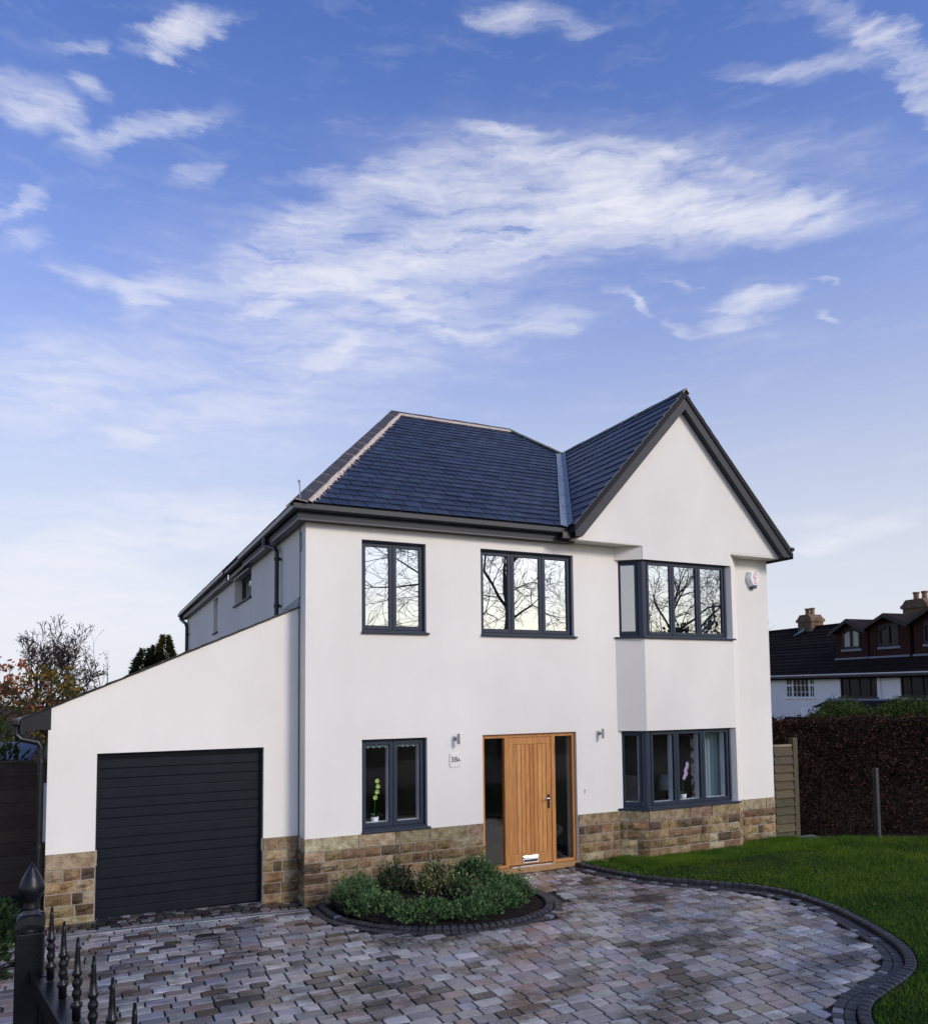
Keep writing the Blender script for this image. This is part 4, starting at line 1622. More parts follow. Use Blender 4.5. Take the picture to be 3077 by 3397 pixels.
for sc, m_ in pv[:300]:
    m_.build('paver', 'paver', drive)
mb = MB()
for sc, m_ in pv[300:]:
    mb.add(m_.v, m_.f)
    mb.t[-len(m_.v):] = m_.t
    mb.hast = True
mb.build('pavers_beyond', 'paver', drive, kind='stuff')

CH = [(.032, .032, .036), (.026, .026, .03), (.042, .041, .043), (.03, .028, .028)]


def edging(line, k0, width, name, h, z, parent, ln=.1, light_p=.05, up=True):
    pts = offset(line, k0)
    for i in range(len(pts) - 1):
        p, q = pts[i], pts[i + 1]
        d = q - p
        if d.length < .03:
            continue
        c = (p + q) / 2
        pr = project((c.x, c.y, 0))
        if pr is None or pr[1] > 3600:
            continue
        n_ = Vector((d.y, -d.x, 0)).normalized()
        col = jit(rnd.choice(CH), .2)
        if rnd.random() < light_p:
            col = jit((.2, .2, .21), .2)
        mb = MB()
        block(mb, (c.x, c.y, ground_z(c.x, c.y) + z + rnd.uniform(-.003, .003)), d.normalized(), n_, d.length - .007, width - .008, h, .016 if up else .006, col, rc=.006)
        mb.build(name, 'charcoal', parent)


edging(kerb, .055, .11, 'kerb_block', .25, .06, drive)
edging(kerb, .165, .10, 'edging_brick', .06, .006, drive, light_p=.12, up=False)
edging(kerb, .262, .095, 'edging_brick', .06, .006, drive, light_p=.07, up=False)
edging(bedk, -.06, .11, 'edging_brick', .06, .006, drive, light_p=.03, up=False)
edging(bedk, -.175, .11, 'kerb_block', .25, .04, drive, light_p=.02)

# channel drain with slotted grating, and the sill under the garage door
mb = MB()
mb.prism([(-2.95, -.30, ground_z(-2.95, -.25) + .004), (-2.95, -.20, ground_z(-2.95, -.25) + .004), (-.01, -.20, ground_z(0, -.25) + .006), (-.01, -.30, ground_z(0, -.25) + .006)], (0, 0, -.08))
dr = mb.build('drain_channel', 'black', kind=None)
tag(dr, 'narrow slotted metal drain across the paving in front of the garage', 'drain')
mb = MB()
for i in range(98):
    x = -2.94 + i * .03
    z = ground_z(x, -.25) + .009
    mb.box(x, x + .014, -.288, -.212, z - .01, z + .002, (1, 1, 1))
for y in (-.30, -.212):
    for i in range(12):
        x = -2.95 + i * .245
        mb.prism([(x, y, ground_z(x, -.25) + .002), (x + .245, y, ground_z(x + .245, -.25) + .002), (x + .245, y + .012, ground_z(x + .245, -.25) + .002), (x, y + .012, ground_z(x, -.25) + .002)], (0, 0, .01))
gr = mb.build('grating', 'galv', dr)
mb = MB()
mb.prism([(-2.575, YG - .03, -.075), (-2.575, YG + .11, -.04), (-.50, YG + .11, -.075), (-.50, YG - .03, -.11)], (0, 0, -.1))
mb.build('door_sill', 'concrete', house)

# ------------------------------------------------------------------ planted bed
mb = MB()
ps = [Vector((*p, 0)) for p in poly_soil]
c0 = Vector((1.4, -.9, 0))
rings = []
for f_ in (1, .8, .55, .3):
    rings.append([(c0.x + (p.x - c0.x) * f_, c0.y + (p.y - c0.y) * f_, .01 + .09 * (1 - f_) + rnd.uniform(-.012, .018)) for p in ps])
n = len(ps)
vs = [q for r_ in rings for q in r_] + [(c0.x, c0.y, .1)]
fs = []
for k in range(3):
    for i in range(n):
        fs.append((k * n + i, (k + 1) * n + i, (k + 1) * n + (i + 1) % n, k * n + (i + 1) % n))
for i in range(n):
    fs.append((3 * n + i, 4 * n, 3 * n + (i + 1) % n))
mb.add(vs, [f[::-1] for f in fs])
mb.build('flower_bed', 'soil', kind='structure')


def leafy(mb, c, rx, ry, h, n, ll, lw, cols, up=.5, shell=.55, seed=0, stem=True):
    """leaf-sized faces through a mound-shaped volume"""
    rr = random.Random(seed)
    cx_, cy_, cz_ = c
    for i in range(n):
        while True:
            a, b, z = rr.uniform(-1, 1), rr.uniform(-1, 1), rr.uniform(0, 1)
            q = math.sqrt(a * a + b * b + z * z)
            if q < 1:
                break
        if q > 1e-3:
            s_ = (shell + (1 - shell) * rr.random() ** .6) / q * min(1, q + .35)
            a, b, z = a * s_, b * s_, z * s_
        wob = 1 + .3 * mnoise.noise(Vector((a * 2.2 + seed, b * 2.2, z * 2.2)))
        p = Vector((cx_ + a * rx * wob, cy_ + b * ry * wob, cz_ + max(.02, z * h * wob)))
        d = Vector((a * 1.1 + rr.gauss(0, .5), b * 1.1 + rr.gauss(0, .5), z * .8 + up + rr.gauss(0, .4))).normalized()
        e = d.cross(Vector((rr.gauss(0, 1), rr.gauss(0, 1), rr.gauss(0, 1)))).normalized()
        l_, w_ = ll * rr.uniform(.6, 1.3), lw * rr.uniform(.7, 1.2)
        col = rr.choice(cols)
        k = rr.uniform(.75, 1.25)
        col = tuple(min(1, x * k) for x in col)
        mb.add([p, p + d * l_ * .5 + e * w_, p + d * l_, p + d * l_ * .5 - e * w_], [(0, 1, 2, 3)], col)


GG = [(.075, .15, .045), (.10, .185, .06), (.05, .105, .032), (.14, .215, .085)]
DG = [(.035, .08, .028), (.05, .11, .035), (.025, .055, .02)]
VG = [(.30, .29, .12), (.10, .14, .04), (.22, .21, .09), (.045, .07, .025)]
BR = [(.05, .035, .02), (.03, .045, .018), (.07, .05, .03)]
SHRUBS = [
    ((.55, -.55), .30, .26, .50, 900, GG, 'grey green shrub at the left end of the bed under the stone wall'),
    ((.62, -1.15), .34, .30, .34, 900, GG, 'low grey green shrub at the left of the bed behind the dark kerb'),
    ((1.05, -1.68), .36, .30, .30, 1000, GG, 'low grey green shrub at the front left of the bed'),
    ((1.62, -1.85), .36, .28, .28, 1000, GG, 'low grey green shrub at the front middle of the bed'),
    ((2.08, -1.62), .34, .32, .36, 1000, GG, 'rounded green shrub at the front right of the bed'),
    ((2.45, -1.25), .32, .36, .42, 1000, GG, 'rounded green shrub at the right end of the bed'),
    ((2.25, -.62), .34, .30, .62, 1100, DG + GG, 'tallest green shrub in the bed just left of the oak door'),
    ((1.60, -.80), .26, .24, .70, 700, VG, 'yellow variegated shrub in the middle of the bed'),
    ((1.12, -.50), .24, .20, .58, 450, BR + DG, 'sparse twiggy shrub at the back of the bed by the stone wall'),
    ((1.85, -1.15), .2, .2, .38, 380, VG + DG, 'small mottled shrub in the centre right of the bed'),
]
for i, ((x, y), rx, ry, h, n_, cols, lab) in enumerate(SHRUBS):
    h *= .62
    t = thing('shrub', (x, y, .05), lab, 'shrub')
    mb = MB()
    leafy(mb, (x, y, .05), rx * 1.08, ry * 1.08, h, int(n_ * 1.25), .055 if cols is GG else .06, (.011 if cols is GG else .017), cols, seed=20 + i)
    # upright sprays break the outline
    for k in range(44):
        a_, r_ = rnd.uniform(0, 6.28), rnd.random() ** .5
        bx, by = x + math.cos(a_) * rx * r_ * .9, y + math.sin(a_) * ry * r_ * .9
        hh = h * (1 - .55 * r_ * r_) * rnd.uniform(.85, 1.6)
        lean = Vector((math.cos(a_) * r_ * .25, math.sin(a_) * r_ * .25, 1))
        for q in range(12):
            f_ = .45 + .55 * q / 11
            p = Vector((bx, by, .05)) + lean * hh * f_
            d = Vector((rnd.gauss(0, 1), rnd.gauss(0, 1), .9)).normalized()
            e = d.orthogonal().normalized() * (.007 if cols is GG else .012)
            l_ = .04 * rnd.uniform(.7, 1.2)
            mb.add([p, p + d * l_ * .5 + e, p + d * l_, p + d * l_ * .5 - e], [(0, 1, 2, 3)], jit(rnd.choice(cols), .25))
    mb.build('foliage', 'leaf', t)
    mb = MB()
    for k in range(9):
        a_, r_ = rnd.uniform(0, 6.28), rnd.random() * .7
        mb.tube([(x, y, .02), (x + math.cos(a_) * rx * r_ * .5, y + math.sin(a_) * ry * r_ * .5, h * .5), (x + math.cos(a_) * rx * r_, y + math.sin(a_) * ry * r_, h * .95)], [.006, .004, .002], 5)
    mb.build('stem', 'bark', t)

# ------------------------------------------------------------------ lawn
edge = [(p.x, p.y) for p in kerb]
lawn_poly = edge + [(4.4, -10.0), (14.5, -10.0), (14.5, -3.4), (12.2, -1.75), (10.9, -1.0), (9.9, -.42), (9.2, -.12), (8.72, -.02), (7.95, -.03), (7.56, -.31), (5.58, -.31), (5.2, -.03)]
mb = MB()
xs = np.arange(4.2, 14.6, .22)
xs = np.arange(2.4, 14.7, .22)
ys = np.arange(-10.0, .1, .22)
nx = len(xs)
vs = []
for y in ys:
    for x in xs:
        vs.append((x, y, .045 + .02 * mnoise.noise(Vector((x * .5, y * .5, 0)))))
fs = []
lawn_in = [(p.x, p.y) for p in offset(kerb, -.02)] + lawn_poly[len(edge):]
for j in range(len(ys) - 1):
    for i in range(nx - 1):
        if all(inside(xs[i] + a, ys[j] + b, lawn_poly) or inside(xs[i] + a, ys[j] + b, lawn_in) for a, b in ((.0, .0), (.22, 0), (.22, .22), (0, .22))):
            fs.append((j * nx + i, j * nx + i + 1, (j + 1) * nx + i + 1, (j + 1) * nx + i))
mb.add(vs, fs)
# a strip that follows the kerb closely
ka, kb = offset(kerb, -.004), offset(kerb, -.34)
for i in range(len(ka) - 1):
    q = [(ka[i].x, ka[i].y, .04), (kb[i].x, kb[i].y, .043), (kb[i + 1].x, kb[i + 1].y, .043), (ka[i + 1].x, ka[i + 1].y, .04)]
    mb.add(q, [(0, 3, 2, 1)])
mb.box(5.2, 8.75, -.6, -.0, -.3, .035)
lawn = mb.build('lawn', 'lawn_soil', kind='structure', origin=(8, -3, 0))
mb = MB()
mb.box(8.0, 16, -4, 3.5, -.29, -.02)
mb.build('hedge_soil', 'soil', kind='structure')

rs = np.random.RandomState(5)


def grass_patch(n, x0, x1, y0, y1, poly, hmin, hmax):
    xs_, ys_ = rs.uniform(x0, x1, n), rs.uniform(y0, y1, n)
    px_, py_ = np.array([p[0] for p in poly]), np.array([p[1] for p in poly])
    c = np.zeros(n, bool)
    j = len(poly) - 1
    for i in range(len(poly)):
        m_ = (py_[i] > ys_) != (py_[j] > ys_)
        t = (px_[j] - px_[i]) * (ys_ - py_[i]) / (py_[j] - py_[i] + 1e-12) + px_[i]
        c ^= m_ & (xs_ < t)
        j = i
    xs_, ys_ = xs_[c], ys_[c]
    # only where the frame can see it, near enough
    d = np.stack([xs_ - CAM.x, ys_ - CAM.y, np.full(len(xs_), -CAM.z)], 1)
    z = d @ np.array(fwd)
    u = 1538.5 + 2585.4 * (d @ np.array(R_)) / z
    v = 2126.4 - 2585.4 * (d @ np.array(U_)) / z
    k = (z > .5) & (u < 5200) & (v < 5200)
    xs_, ys_ = xs_[k], ys_[k]
    m_ = len(xs_)
    h = rs.uniform(hmin, hmax, m_)
    a = rs.uniform(0, 2 * np.pi, m_)
    w = rs.uniform(.002, .0045, m_)
    l1, l2 = rs.normal(0, .45, m_) * h, rs.normal(0, .45, m_) * h
    b = np.full(m_, .04)
    V = np.zeros((m_, 3, 3))
    V[:, 0] = np.stack([xs_ - np.cos(a) * w, ys_ - np.sin(a) * w, b], 1)
    V[:, 1] = np.stack([xs_ + np.cos(a) * w, ys_ + np.sin(a) * w, b], 1)
    V[:, 2] = np.stack([xs_ + l1, ys_ + l2, b + h], 1)
    col = np.ones((m_, 3, 4), np.float32)
    g_ = rs.uniform(0, 1, m_)
    base = np.stack([.06 + .07 * g_, .15 + .07 * g_, .010 + .008 * g_], 1) * rs.uniform(.6, 1.25, (m_, 1))
    pt = np.array([mnoise.noise(Vector((x * .9, y * .9, 2))) + .6 * mnoise.noise(Vector((x * 2.6, y * 2.6, 5))) for x, y in zip(xs_, ys_)])
    base *= (1 + .45 * pt)[:, None]
    base[:, 0] *= 1 + .3 * pt
    straw = rs.uniform(0, 1, m_) < .06
    base[straw] = np.stack([rs.uniform(.12, .2, straw.sum()), rs.uniform(.13, .18, straw.sum()), rs.uniform(.04, .06, straw.sum())], 1)
    col[:, :, :3] = base[:, None, :]
    return V, col


Va, Ca = grass_patch(520000, 2.5, 14.5, -10, .1, lawn_in, .018, .048)
Vb, Cb = grass_patch(60000, 5.0, 9.0, -1.0, .0, lawn_in, .03, .075)
Vg, Cg = np.concatenate([Va, Vb]), np.concatenate([Ca, Cb])
me = bpy.data.meshes.new('grass')
m_ = len(Vg)
me.vertices.add(m_ * 3)
me.vertices.foreach_set('co', (Vg.reshape(-1, 3)).astype(np.float32).ravel())
me.loops.add(m_ * 3)
me.loops.foreach_set('vertex_index', np.arange(m_ * 3, dtype=np.int32))
me.polygons.add(m_)
me.polygons.foreach_set('loop_start', np.arange(0, m_ * 3, 3, dtype=np.int32))
at = me.attributes.new('tint', 'FLOAT_COLOR', 'POINT')
at.data.foreach_set('color', Cg.astype(np.float32).ravel())
me.update()
me.materials.append(M['grass'])
go = bpy.data.objects.new('grass', me)
COL.objects.link(go)
go['kind'] = 'stuff'
mb = MB()
for i in range(260):
    s_ = rnd.random()
    x, y = rnd.uniform(5, 13), rnd.uniform(-5.5, .2)
    k = max(0, 1 - abs((x - 9.2) * .43 + (y + .1) * .9 + .55) / 1.1)
    if not inside(x, y, lawn_in) or rnd.random() > .06 + .9 * k:
        continue
    d = Vector((rnd.gauss(0, 1), rnd.gauss(0, 1), rnd.gauss(0, .25))).normalized()
    e = d.cross(Vector((rnd.gauss(0, .3), rnd.gauss(0, .3), 1))).normalized() * .016
    p = Vector((x, y, .082))
    mb.add([p, p + d * .03 + e, p + d * .06, p + d * .03 - e], [(0, 1, 2, 3)], jit((.16, .07, .03), .4))
mb.build('fallen_leaves', 'leaf', kind='stuff', label='brown fallen leaves on the lawn in front of the hedge')
go['label'] = 'short green lawn grass between the drive and the hedge'

# ------------------------------------------------------------------ hedge, its fence panel and post
HA, HB = Vector((8.55, 1.25, 0)), Vector((15.0, -1.95, 0))
hd = (HB - HA).normalized()
hn = Vector((hd.y, -hd.x, 0))          # towards the camera
hl = (HB - HA).length
hedge = thing('beech_hedge', (HA + HB) / 2, 'tall clipped copper brown beech hedge behind the lawn', 'hedge')
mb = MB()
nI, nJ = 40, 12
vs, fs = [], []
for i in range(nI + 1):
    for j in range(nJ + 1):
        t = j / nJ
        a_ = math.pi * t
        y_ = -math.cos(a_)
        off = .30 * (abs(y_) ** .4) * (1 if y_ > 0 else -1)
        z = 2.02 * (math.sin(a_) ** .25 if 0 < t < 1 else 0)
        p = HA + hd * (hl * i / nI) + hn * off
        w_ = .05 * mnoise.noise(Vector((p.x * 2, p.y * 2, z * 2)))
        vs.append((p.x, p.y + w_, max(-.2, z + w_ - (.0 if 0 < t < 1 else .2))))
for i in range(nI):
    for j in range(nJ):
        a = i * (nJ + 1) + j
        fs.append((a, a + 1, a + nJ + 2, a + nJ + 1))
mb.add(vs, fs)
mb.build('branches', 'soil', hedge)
COP = [(.036, .014, .009), (.025, .011, .007), (.048, .019, .011), (.02, .009, .007), (.075, .033, .018)]
rr = random.Random(3)
pos, colr = [], []
mb = MB()
for i in range(30000):
    s_ = rr.uniform(0, hl)
    face = rr.random()
    if face < .74:
        z = rr.uniform(.02, 2.2) if rr.random() < .8 else rr.uniform(.9, 2.2)
        off = .36 + rr.gauss(0, .05)
    else:
        z = 2.12 + rr.gauss(0, .05)
        off = rr.uniform(-.35, .38)
    p = HA + hd * s_ + hn * off
    b_ = mnoise.noise(Vector((p.x * 1.3, p.y * 1.3, z * 1.3)))
    b2 = mnoise.noise(Vector((p.x * 4, p.y * 4, z * 4)))
    p += hn * (.08 * b_ + .05 * b2)
    z += .06 * b_ + .05 * b2 if face >= .74 else 0
    p.z = z
    if face < .74 and z < .9 and rr.random() < .2:
        continue
    d = Vector((rr.gauss(0, 1), rr.gauss(0, 1), rr.gauss(-.2, 1))).normalized()
    e = d.orthogonal().normalized()
    e = (e * rr.gauss(0, 1) + d.cross(e) * rr.gauss(0, 1)).normalized()
    l_, w_ = rr.uniform(.035, .065), rr.uniform(.012, .022)
    c = jit(rr.choice(COP), .25)
    if z < 1.0 and rr.random() < .03:
        c = (.03, .06, .02)
    mb.add([p, p + d * l_ * .5 + e * w_, p + d * l_, p + d * l_ * .5 - e * w_], [(0, 1, 2, 3)], c)
mb.build('foliage', 'leaf', hedge, kind='stuff')
mb = MB()
for i in range(90):                      # shoots above the trimmed top
    s_ = rr.uniform(0, hl)
    p = HA + hd * s_ + hn * rr.uniform(-.3, .3) + Vector((0, 0, 2.05))
    mb.tube([p, p + Vector((rr.gauss(0, .04), rr.gauss(0, .04), rr.uniform(.1, .28)))], [.004, .0015], 4, (.05, .03, .02))
mb.build('shoot', 'leaf', hedge, kind='stuff')

TR = (.095, .078, .038)
mb = MB()
mb.box(9.215, 9.33, .0, .115, -.1, 1.855, jit(TR, .1))
fp = thing('garden_gate', (8.95, .05, 0), 'lapped timber garden gate panel between the house corner and the hedge', 'gate')
mb.build('post', 'treated', fp, bevel=.006)
mb = MB()
mb.box(8.735, 9.213, .02, .085, 1.70, 1.738, (.3, .26, .17))
mb.build('top_rail', 'treated', fp, bevel=.004)
for i in range(11):
    z1_ = 1.70 - i * .155
    mb = MB()
    mb.prism([(8.74, .034, z1_), (8.74, .048, z1_), (8.74, .018, z1_ - .165), (8.74, -.004, z1_ - .165)], (.468, 0, 0), jit(TR, .22))
    mb.build('fence_board', 'treated', fp)
mb = MB()
mb.box(9.10, 9.135, .048, .08, .03, 1.70, jit(TR, .1))
mb.box(8.76, 8.80, .048, .08, .03, 1.70, jit(TR, .1))
mb.build('batten', 'treated', fp)
mb = MB()
mb.prism([(8.70, -.30, -.01), (9.5, -.34, -.01), (9.6, -.02, -.01), (8.70, .0, -.01)], (0, 0, .05))
mb.build('path', 'concrete', kind='structure')
mb = MB()
mb.box(10.40, 10.48, -.80, -.72, -.2, 1.30, (.055, .055, .052))
tag(mb.build('timber_post', 'treated', bevel=.008), 'lone grey timber post standing in front of the beech hedge', 'post')

# conifer screen over the hedge
rr = random.Random(11)


def evergreen(c, rx, ry, h, n, cols, lab, seed, ll=.16, lw=.03, cat='shrub', name='conifer_bush', zb=0):
    t = thing(name, c, lab, cat)
    mb = MB()
    leafy(mb, (c[0], c[1], c[2] + zb), rx, ry, h - zb, n, ll, lw, cols, up=.55, shell=.5, seed=seed)
    mb.build('foliage', 'leaf', t)
    mb = MB()
    mb.tube([c, (c[0], c[1], c[2] + h * .8)], [.09, .02], 7)
    mb.build('trunk', 'bark', t)
    return t


CG = [(.05, .085, .014), (.07, .11, .018), (.035, .06, .012), (.09, .125, .022)]
evergreen((13.55, 2.4, 0), 1.15, .8, 2.50, 16000, CG, 'bright green conifer showing over the hedge left of the other one', 41, ll=.06, lw=.013, zb=1.5)
evergreen((15.2, 1.9, 0), 1.9, .9, 2.52, 24000, CG, 'wider bright green conifer showing over the hedge at the right edge', 42, ll=.06, lw=.013, zb=1.5)

# ------------------------------------------------------------------ left side: fence, shed, plants
fl = thing('timber_fence', (-4.1, 2.0, 0), 'dark horizontal board fence left of the garage', 'fence')
for i in range(10):
    z0_ = .02 + i * .182
    mb = MB()
    mb.box(-5.6, GX - .03, 1.985 + .008 * (i % 2), 2.01 + .008 * (i % 2), z0_, z0_ + .176, jit((.055, .038, .024), .25))
    mb.build('fence_board', 'fence', fl)
mb = MB()
mb.box(-5.6, GX - .03, 1.97, 2.04, 1.845, 1.875, (.07, .05, .034))
mb.build('capping', 'fence', fl)
mb = MB()
mb.box(-4.75, -4.65, 1.93, 1.98, -.2, 1.9, (.07, .05, .04))
mb.build('post', 'fence', fl)
sh = thing('shed', (-4.6, 6.5, 0), 'low brick shed with a blue grey roof behind the board fence', 'shed')
mb = MB()
mb.box(-5.6, -3.8, 5.4, 8.4, -.3, 1.62)
mb.build('wall', 'chimney', sh)
mb = MB()
mb.prism([(-5.75, 5.2, 1.64), (-3.65, 5.2, 1.60), (-3.65, 8.6, 1.72), (-5.75, 8.6, 1.80)], (0, 0, .06))
mb.build('roof', 'shed_roof', sh)
mb = MB()
mb.box(-6.4, -5.0, 4.6, 4.68, 1.5, 1.74)
tag(mb.build('bargeboard', 'white'), 'short length of white board above the fence at the left edge', 'board')
t = evergreen((-4.05, 4.4, 0), .55, .5, 2.5, 1500, [(.03, .055, .012), (.045, .075, .014), (.02, .035, .01)], 'green bush behind the board fence left of the downpipe', 51)
PL = [(.02, .045, .014), (.03, .06, .018), (.014, .03, .011)]
for i, (x, y, r_, h) in enumerate(((-3.75, -1.6, .38, .85), (-3.9, -3.0, .42, .8), (-3.85, -4.5, .4, .75), (-3.62, -.3, .3, .55), (-4.15, -2.2, .4, .9))):
    t = thing('leafy_plant', (x, y, -.02), ('dark leafy plant in the border by the garage pier', 'largest dark leafy plant in the middle of the left border', 'dark leafy plant nearest the iron gate post in the left border', 'small dark leafy plant under the board fence', 'dark leafy plant at the outer side of the left border')[i], 'plant', 'plants in the dark border beside the gate')
    mb = MB()
    leafy(mb, (x, y, -.02), r_, r_ * 1.3, h, 900, .09, .022, PL, seed=70 + i)
    mb.build('foliage', 'leaf', t)
mb = MB()
mb.box(-6, -3.42, -9.5, 1.9, -.29, -.03)
mb.build('border', 'soil', kind='structure')

# ------------------------------------------------------------------ iron gate and its post
gp = thing('gate_post', (-2.815, -7.25, 0), 'black iron gate post with a pointed acorn finial', 'gate post')
px0, py0, hw = -2.820, -7.25, .047
mb = MB()
mb.box(px0 - hw, px0 + hw, py0 - hw, py0 + hw, -.3, 1.905)
mb.build('shaft', 'iron', gp, bevel=.004)
mb = MB()
vs = []
for z, s_ in ((1.9055, hw * 1.0), (1.925, hw * 1.02), (1.955, hw * .95), (1.97, hw * .62), (1.985, hw * .5)):
    for a, b in ((-1, -1), (0, -1.0), (1, -1), (1.0, 0), (1, 1), (0, 1.0), (-1, 1), (-1.0, 0)):
        m_ = (abs(a) + abs(b)) == 1
        vs.append((px0 + a * s_, py0 + b * s_, z + (.014 if m_ and z < 1.96 else 0)))
fs = [(k * 8 + i, k * 8 + (i + 1) % 8, (k + 1) * 8 + (i + 1) % 8, (k + 1) * 8 + i) for k in range(4) for i in range(8)] + [tuple(range(32, 40))]
mb.add(vs, fs)
mb.build('cap', 'iron', gp)
mb = MB()
mb.lathe((px0, py0, 1.985), [(.026, 0), (.029, .006), (.024, .012), (.027, .018), (.022, .024), (.030, .036), (.041, .055), (.0445, .073), (.043, .088), (.036, .108), (.025, .130), (.013, .152), (.003, .170)], 24)
mb.build('finial', 'iron', gp, smooth=True)

Q0, Q1 = Vector((-2.764, -7.29, 0)), Vector((-2.515, -8.471, 0))
gd_ = (Q1 - Q0).normalized()
gn = Vector((gd_.y, -gd_.x, 0))         # gate's right hand side seen along its run
if gn.x > 0:
    gn = -gn
gate = thing('iron_gate', (Q0.x, Q0.y, 0), 'black wrought iron gate leaf with spear topped bars standing open', 'gate')
ZT = 2.0
ZR = 1.765
mb = MB()
mb.obox((Q0.x + gn.x * .05, Q0.y + gn.y * .05, ZR - .04), gd_ * 2.1, gn * .008, (0, 0, .048))
mb.build('side_plate', 'iron', gate)
mb = MB()
mb.obox((Q0.x - gn.x * .022, Q0.y - gn.y * .022, ZR - .03), gd_ * 2.1, gn * .07, (0, 0, .018))
mb.build('top_rail', 'iron', gate)
mb = MB()
mb.obox((Q0.x - gn.x * .02, Q0.y - gn.y * .02, .25), gd_ * 2.1, gn * .045, (0, 0, .04))
mb.build('bottom_rail', 'iron', gate)
mb = MB()
mb.obox((Q0.x - gn.x * .02, Q0.y - gn.y * .02, .1), gd_ * .04, gn * .045, (0, 0, ZR - .11))
mb.build('stile', 'iron', gate)
SP = 9
for i in range(SP):
    p = Q0 + gd_ * (.09 + .225 * i)
    mb = MB()
    mb.tube([(p.x, p.y, .2), (p.x, p.y, ZR - .012)], .0105, 8)
    b = mb.build('bar', 'iron', gate)
    mb = MB()
    H = ZT - ZR
    prof = [(.013, 0), (.013, .035), (.018, .04), (.018, .05), (.010, .056), (.010, .066), (.0145, .076), (.0145, .086), (.009, .097), (.0145, .108), (.0145, .118), (.009, .128), (.011, .134), (.0155, .14), (.0155, .148), (.0115, .152), (.009, .18), (.0062, .225), (.0042, .255), (.003, H - .004), (.0008, H)]
    mb.lathe((p.x, p.y, ZR - .008), prof, 14)
    mb.build('spear', 'iron', b, smooth=True)
mb = MB()
h0 = Vector((px0 - hw, py0 - .03, 1.80))
mb.tube([h0, h0 + Vector((-.035, -.01, .0)), h0 + Vector((-.05, -.012, -.012)), h0 + Vector((-.055, -.012, -.04)), h0 + Vector((-.055, -.012, -.4))], .009, 10)
mb.build('drop_bolt', 'iron', gp, smooth=True)

# ------------------------------------------------------------------ neighbour's house
NP = Vector((24.0758, 12.1952, 0))
ns = Vector((-.1005, -.99494, 0)).normalized()
nb_ = Vector((.99494, -.1005, 0)).normalized()


def NB(s_, z, off=0):
    p = NP + ns * s_ + nb_ * off
    return Vector((p.x, p.y, z))


nh = thing('neighbour_house', NB(1.5, -2, 3), 'white neighbouring house with dark tiled roof and three brick dormers', 'house')
S0, S1 = -9.5, 10.0
mb = MB()
for s0, s1, z0, z1 in ((S0, S1, -2.2, 2.38), (S0, -1.62, 2.38, 3.28), (.02, 1.36, 2.38, 3.28), (3.1, 4.12, 2.38, 3.28), (6.0, S1, 2.38, 3.28), (S0, S1, 3.28, 3.34)):
    mb.obox(NB(s0, z0), ns * (s1 - s0), nb_ * .3, (0, 0, z1 - z0))
mb.obox(NB(S0, -2.2, .3), ns * .3, nb_ * 6.7, (0, 0, 5.5))
mb.obox(NB(S1 - .3, -2.2, .3), ns * .3, nb_ * 6.7, (0, 0, 5.5))
mb.obox(NB(S0, -2.2, 7), ns * (S1 - S0), nb_ * .3, (0, 0, 5.5))
mb.build('wall', 'nb_wall', nh)
mb = MB()
ez, rz, run = 3.30, 5.66, 3.5
kz = (rz - ez) / run
n_ = 16
for i in range(n_):
    o0, o1 = -.22 + (run + .22) * i / n_, -.22 + (run + .22) * (i + 1) / n_
    z0, z1 = ez + kz * o0, ez + kz * o1
    mb.prism([NB(S0 - .3, z0 + .03, o0), NB(S0 - .3, z0 - .02, o0), NB(S0 - .3, z1 - .02, o1 + .02), NB(S0 - .3, z1 - .003, o1 + .02)], ns * (S1 - S0 + .6), jit((.022, .015, .013), .25))
mb.prism([NB(S0 - .3, rz, run), NB(S0 - .3, ez, 7.2), NB(S0 - .3, ez - .05, 7.2), NB(S0 - .3, rz - .05, run)], ns * (S1 - S0 + .6), (.022, .015, .013))
nroof = mb.build('roof', 'nb_roof', nh)
mb = MB()
for i in range(46):
    s_ = S0 - .3 + i * .44
    mb.obox(NB(s_, rz - .02, run - .1), ns * .425, nb_ * .2, (0, 0, .055), jit((.05, .04, .035), .3))
mb.build('ridge_tiles', 'nb_roof', nroof, kind='stuff')
mb = MB()
mb.obox(NB(S0 - .2, 3.2, -.3), ns * (S1 - S0 + .4), nb_ * .1, (0, 0, .09))
mb.build('gutter', 'black', nh)
mb = MB()
for a, b in ((3.27, 2.3), (3.27, 3.2)):
    pass
mb.tube([NB(3.27, 2.3, -.04), NB(3.27, 3.15, -.04)], .025, 6)
mb.build('downpipe', 'white', nh)


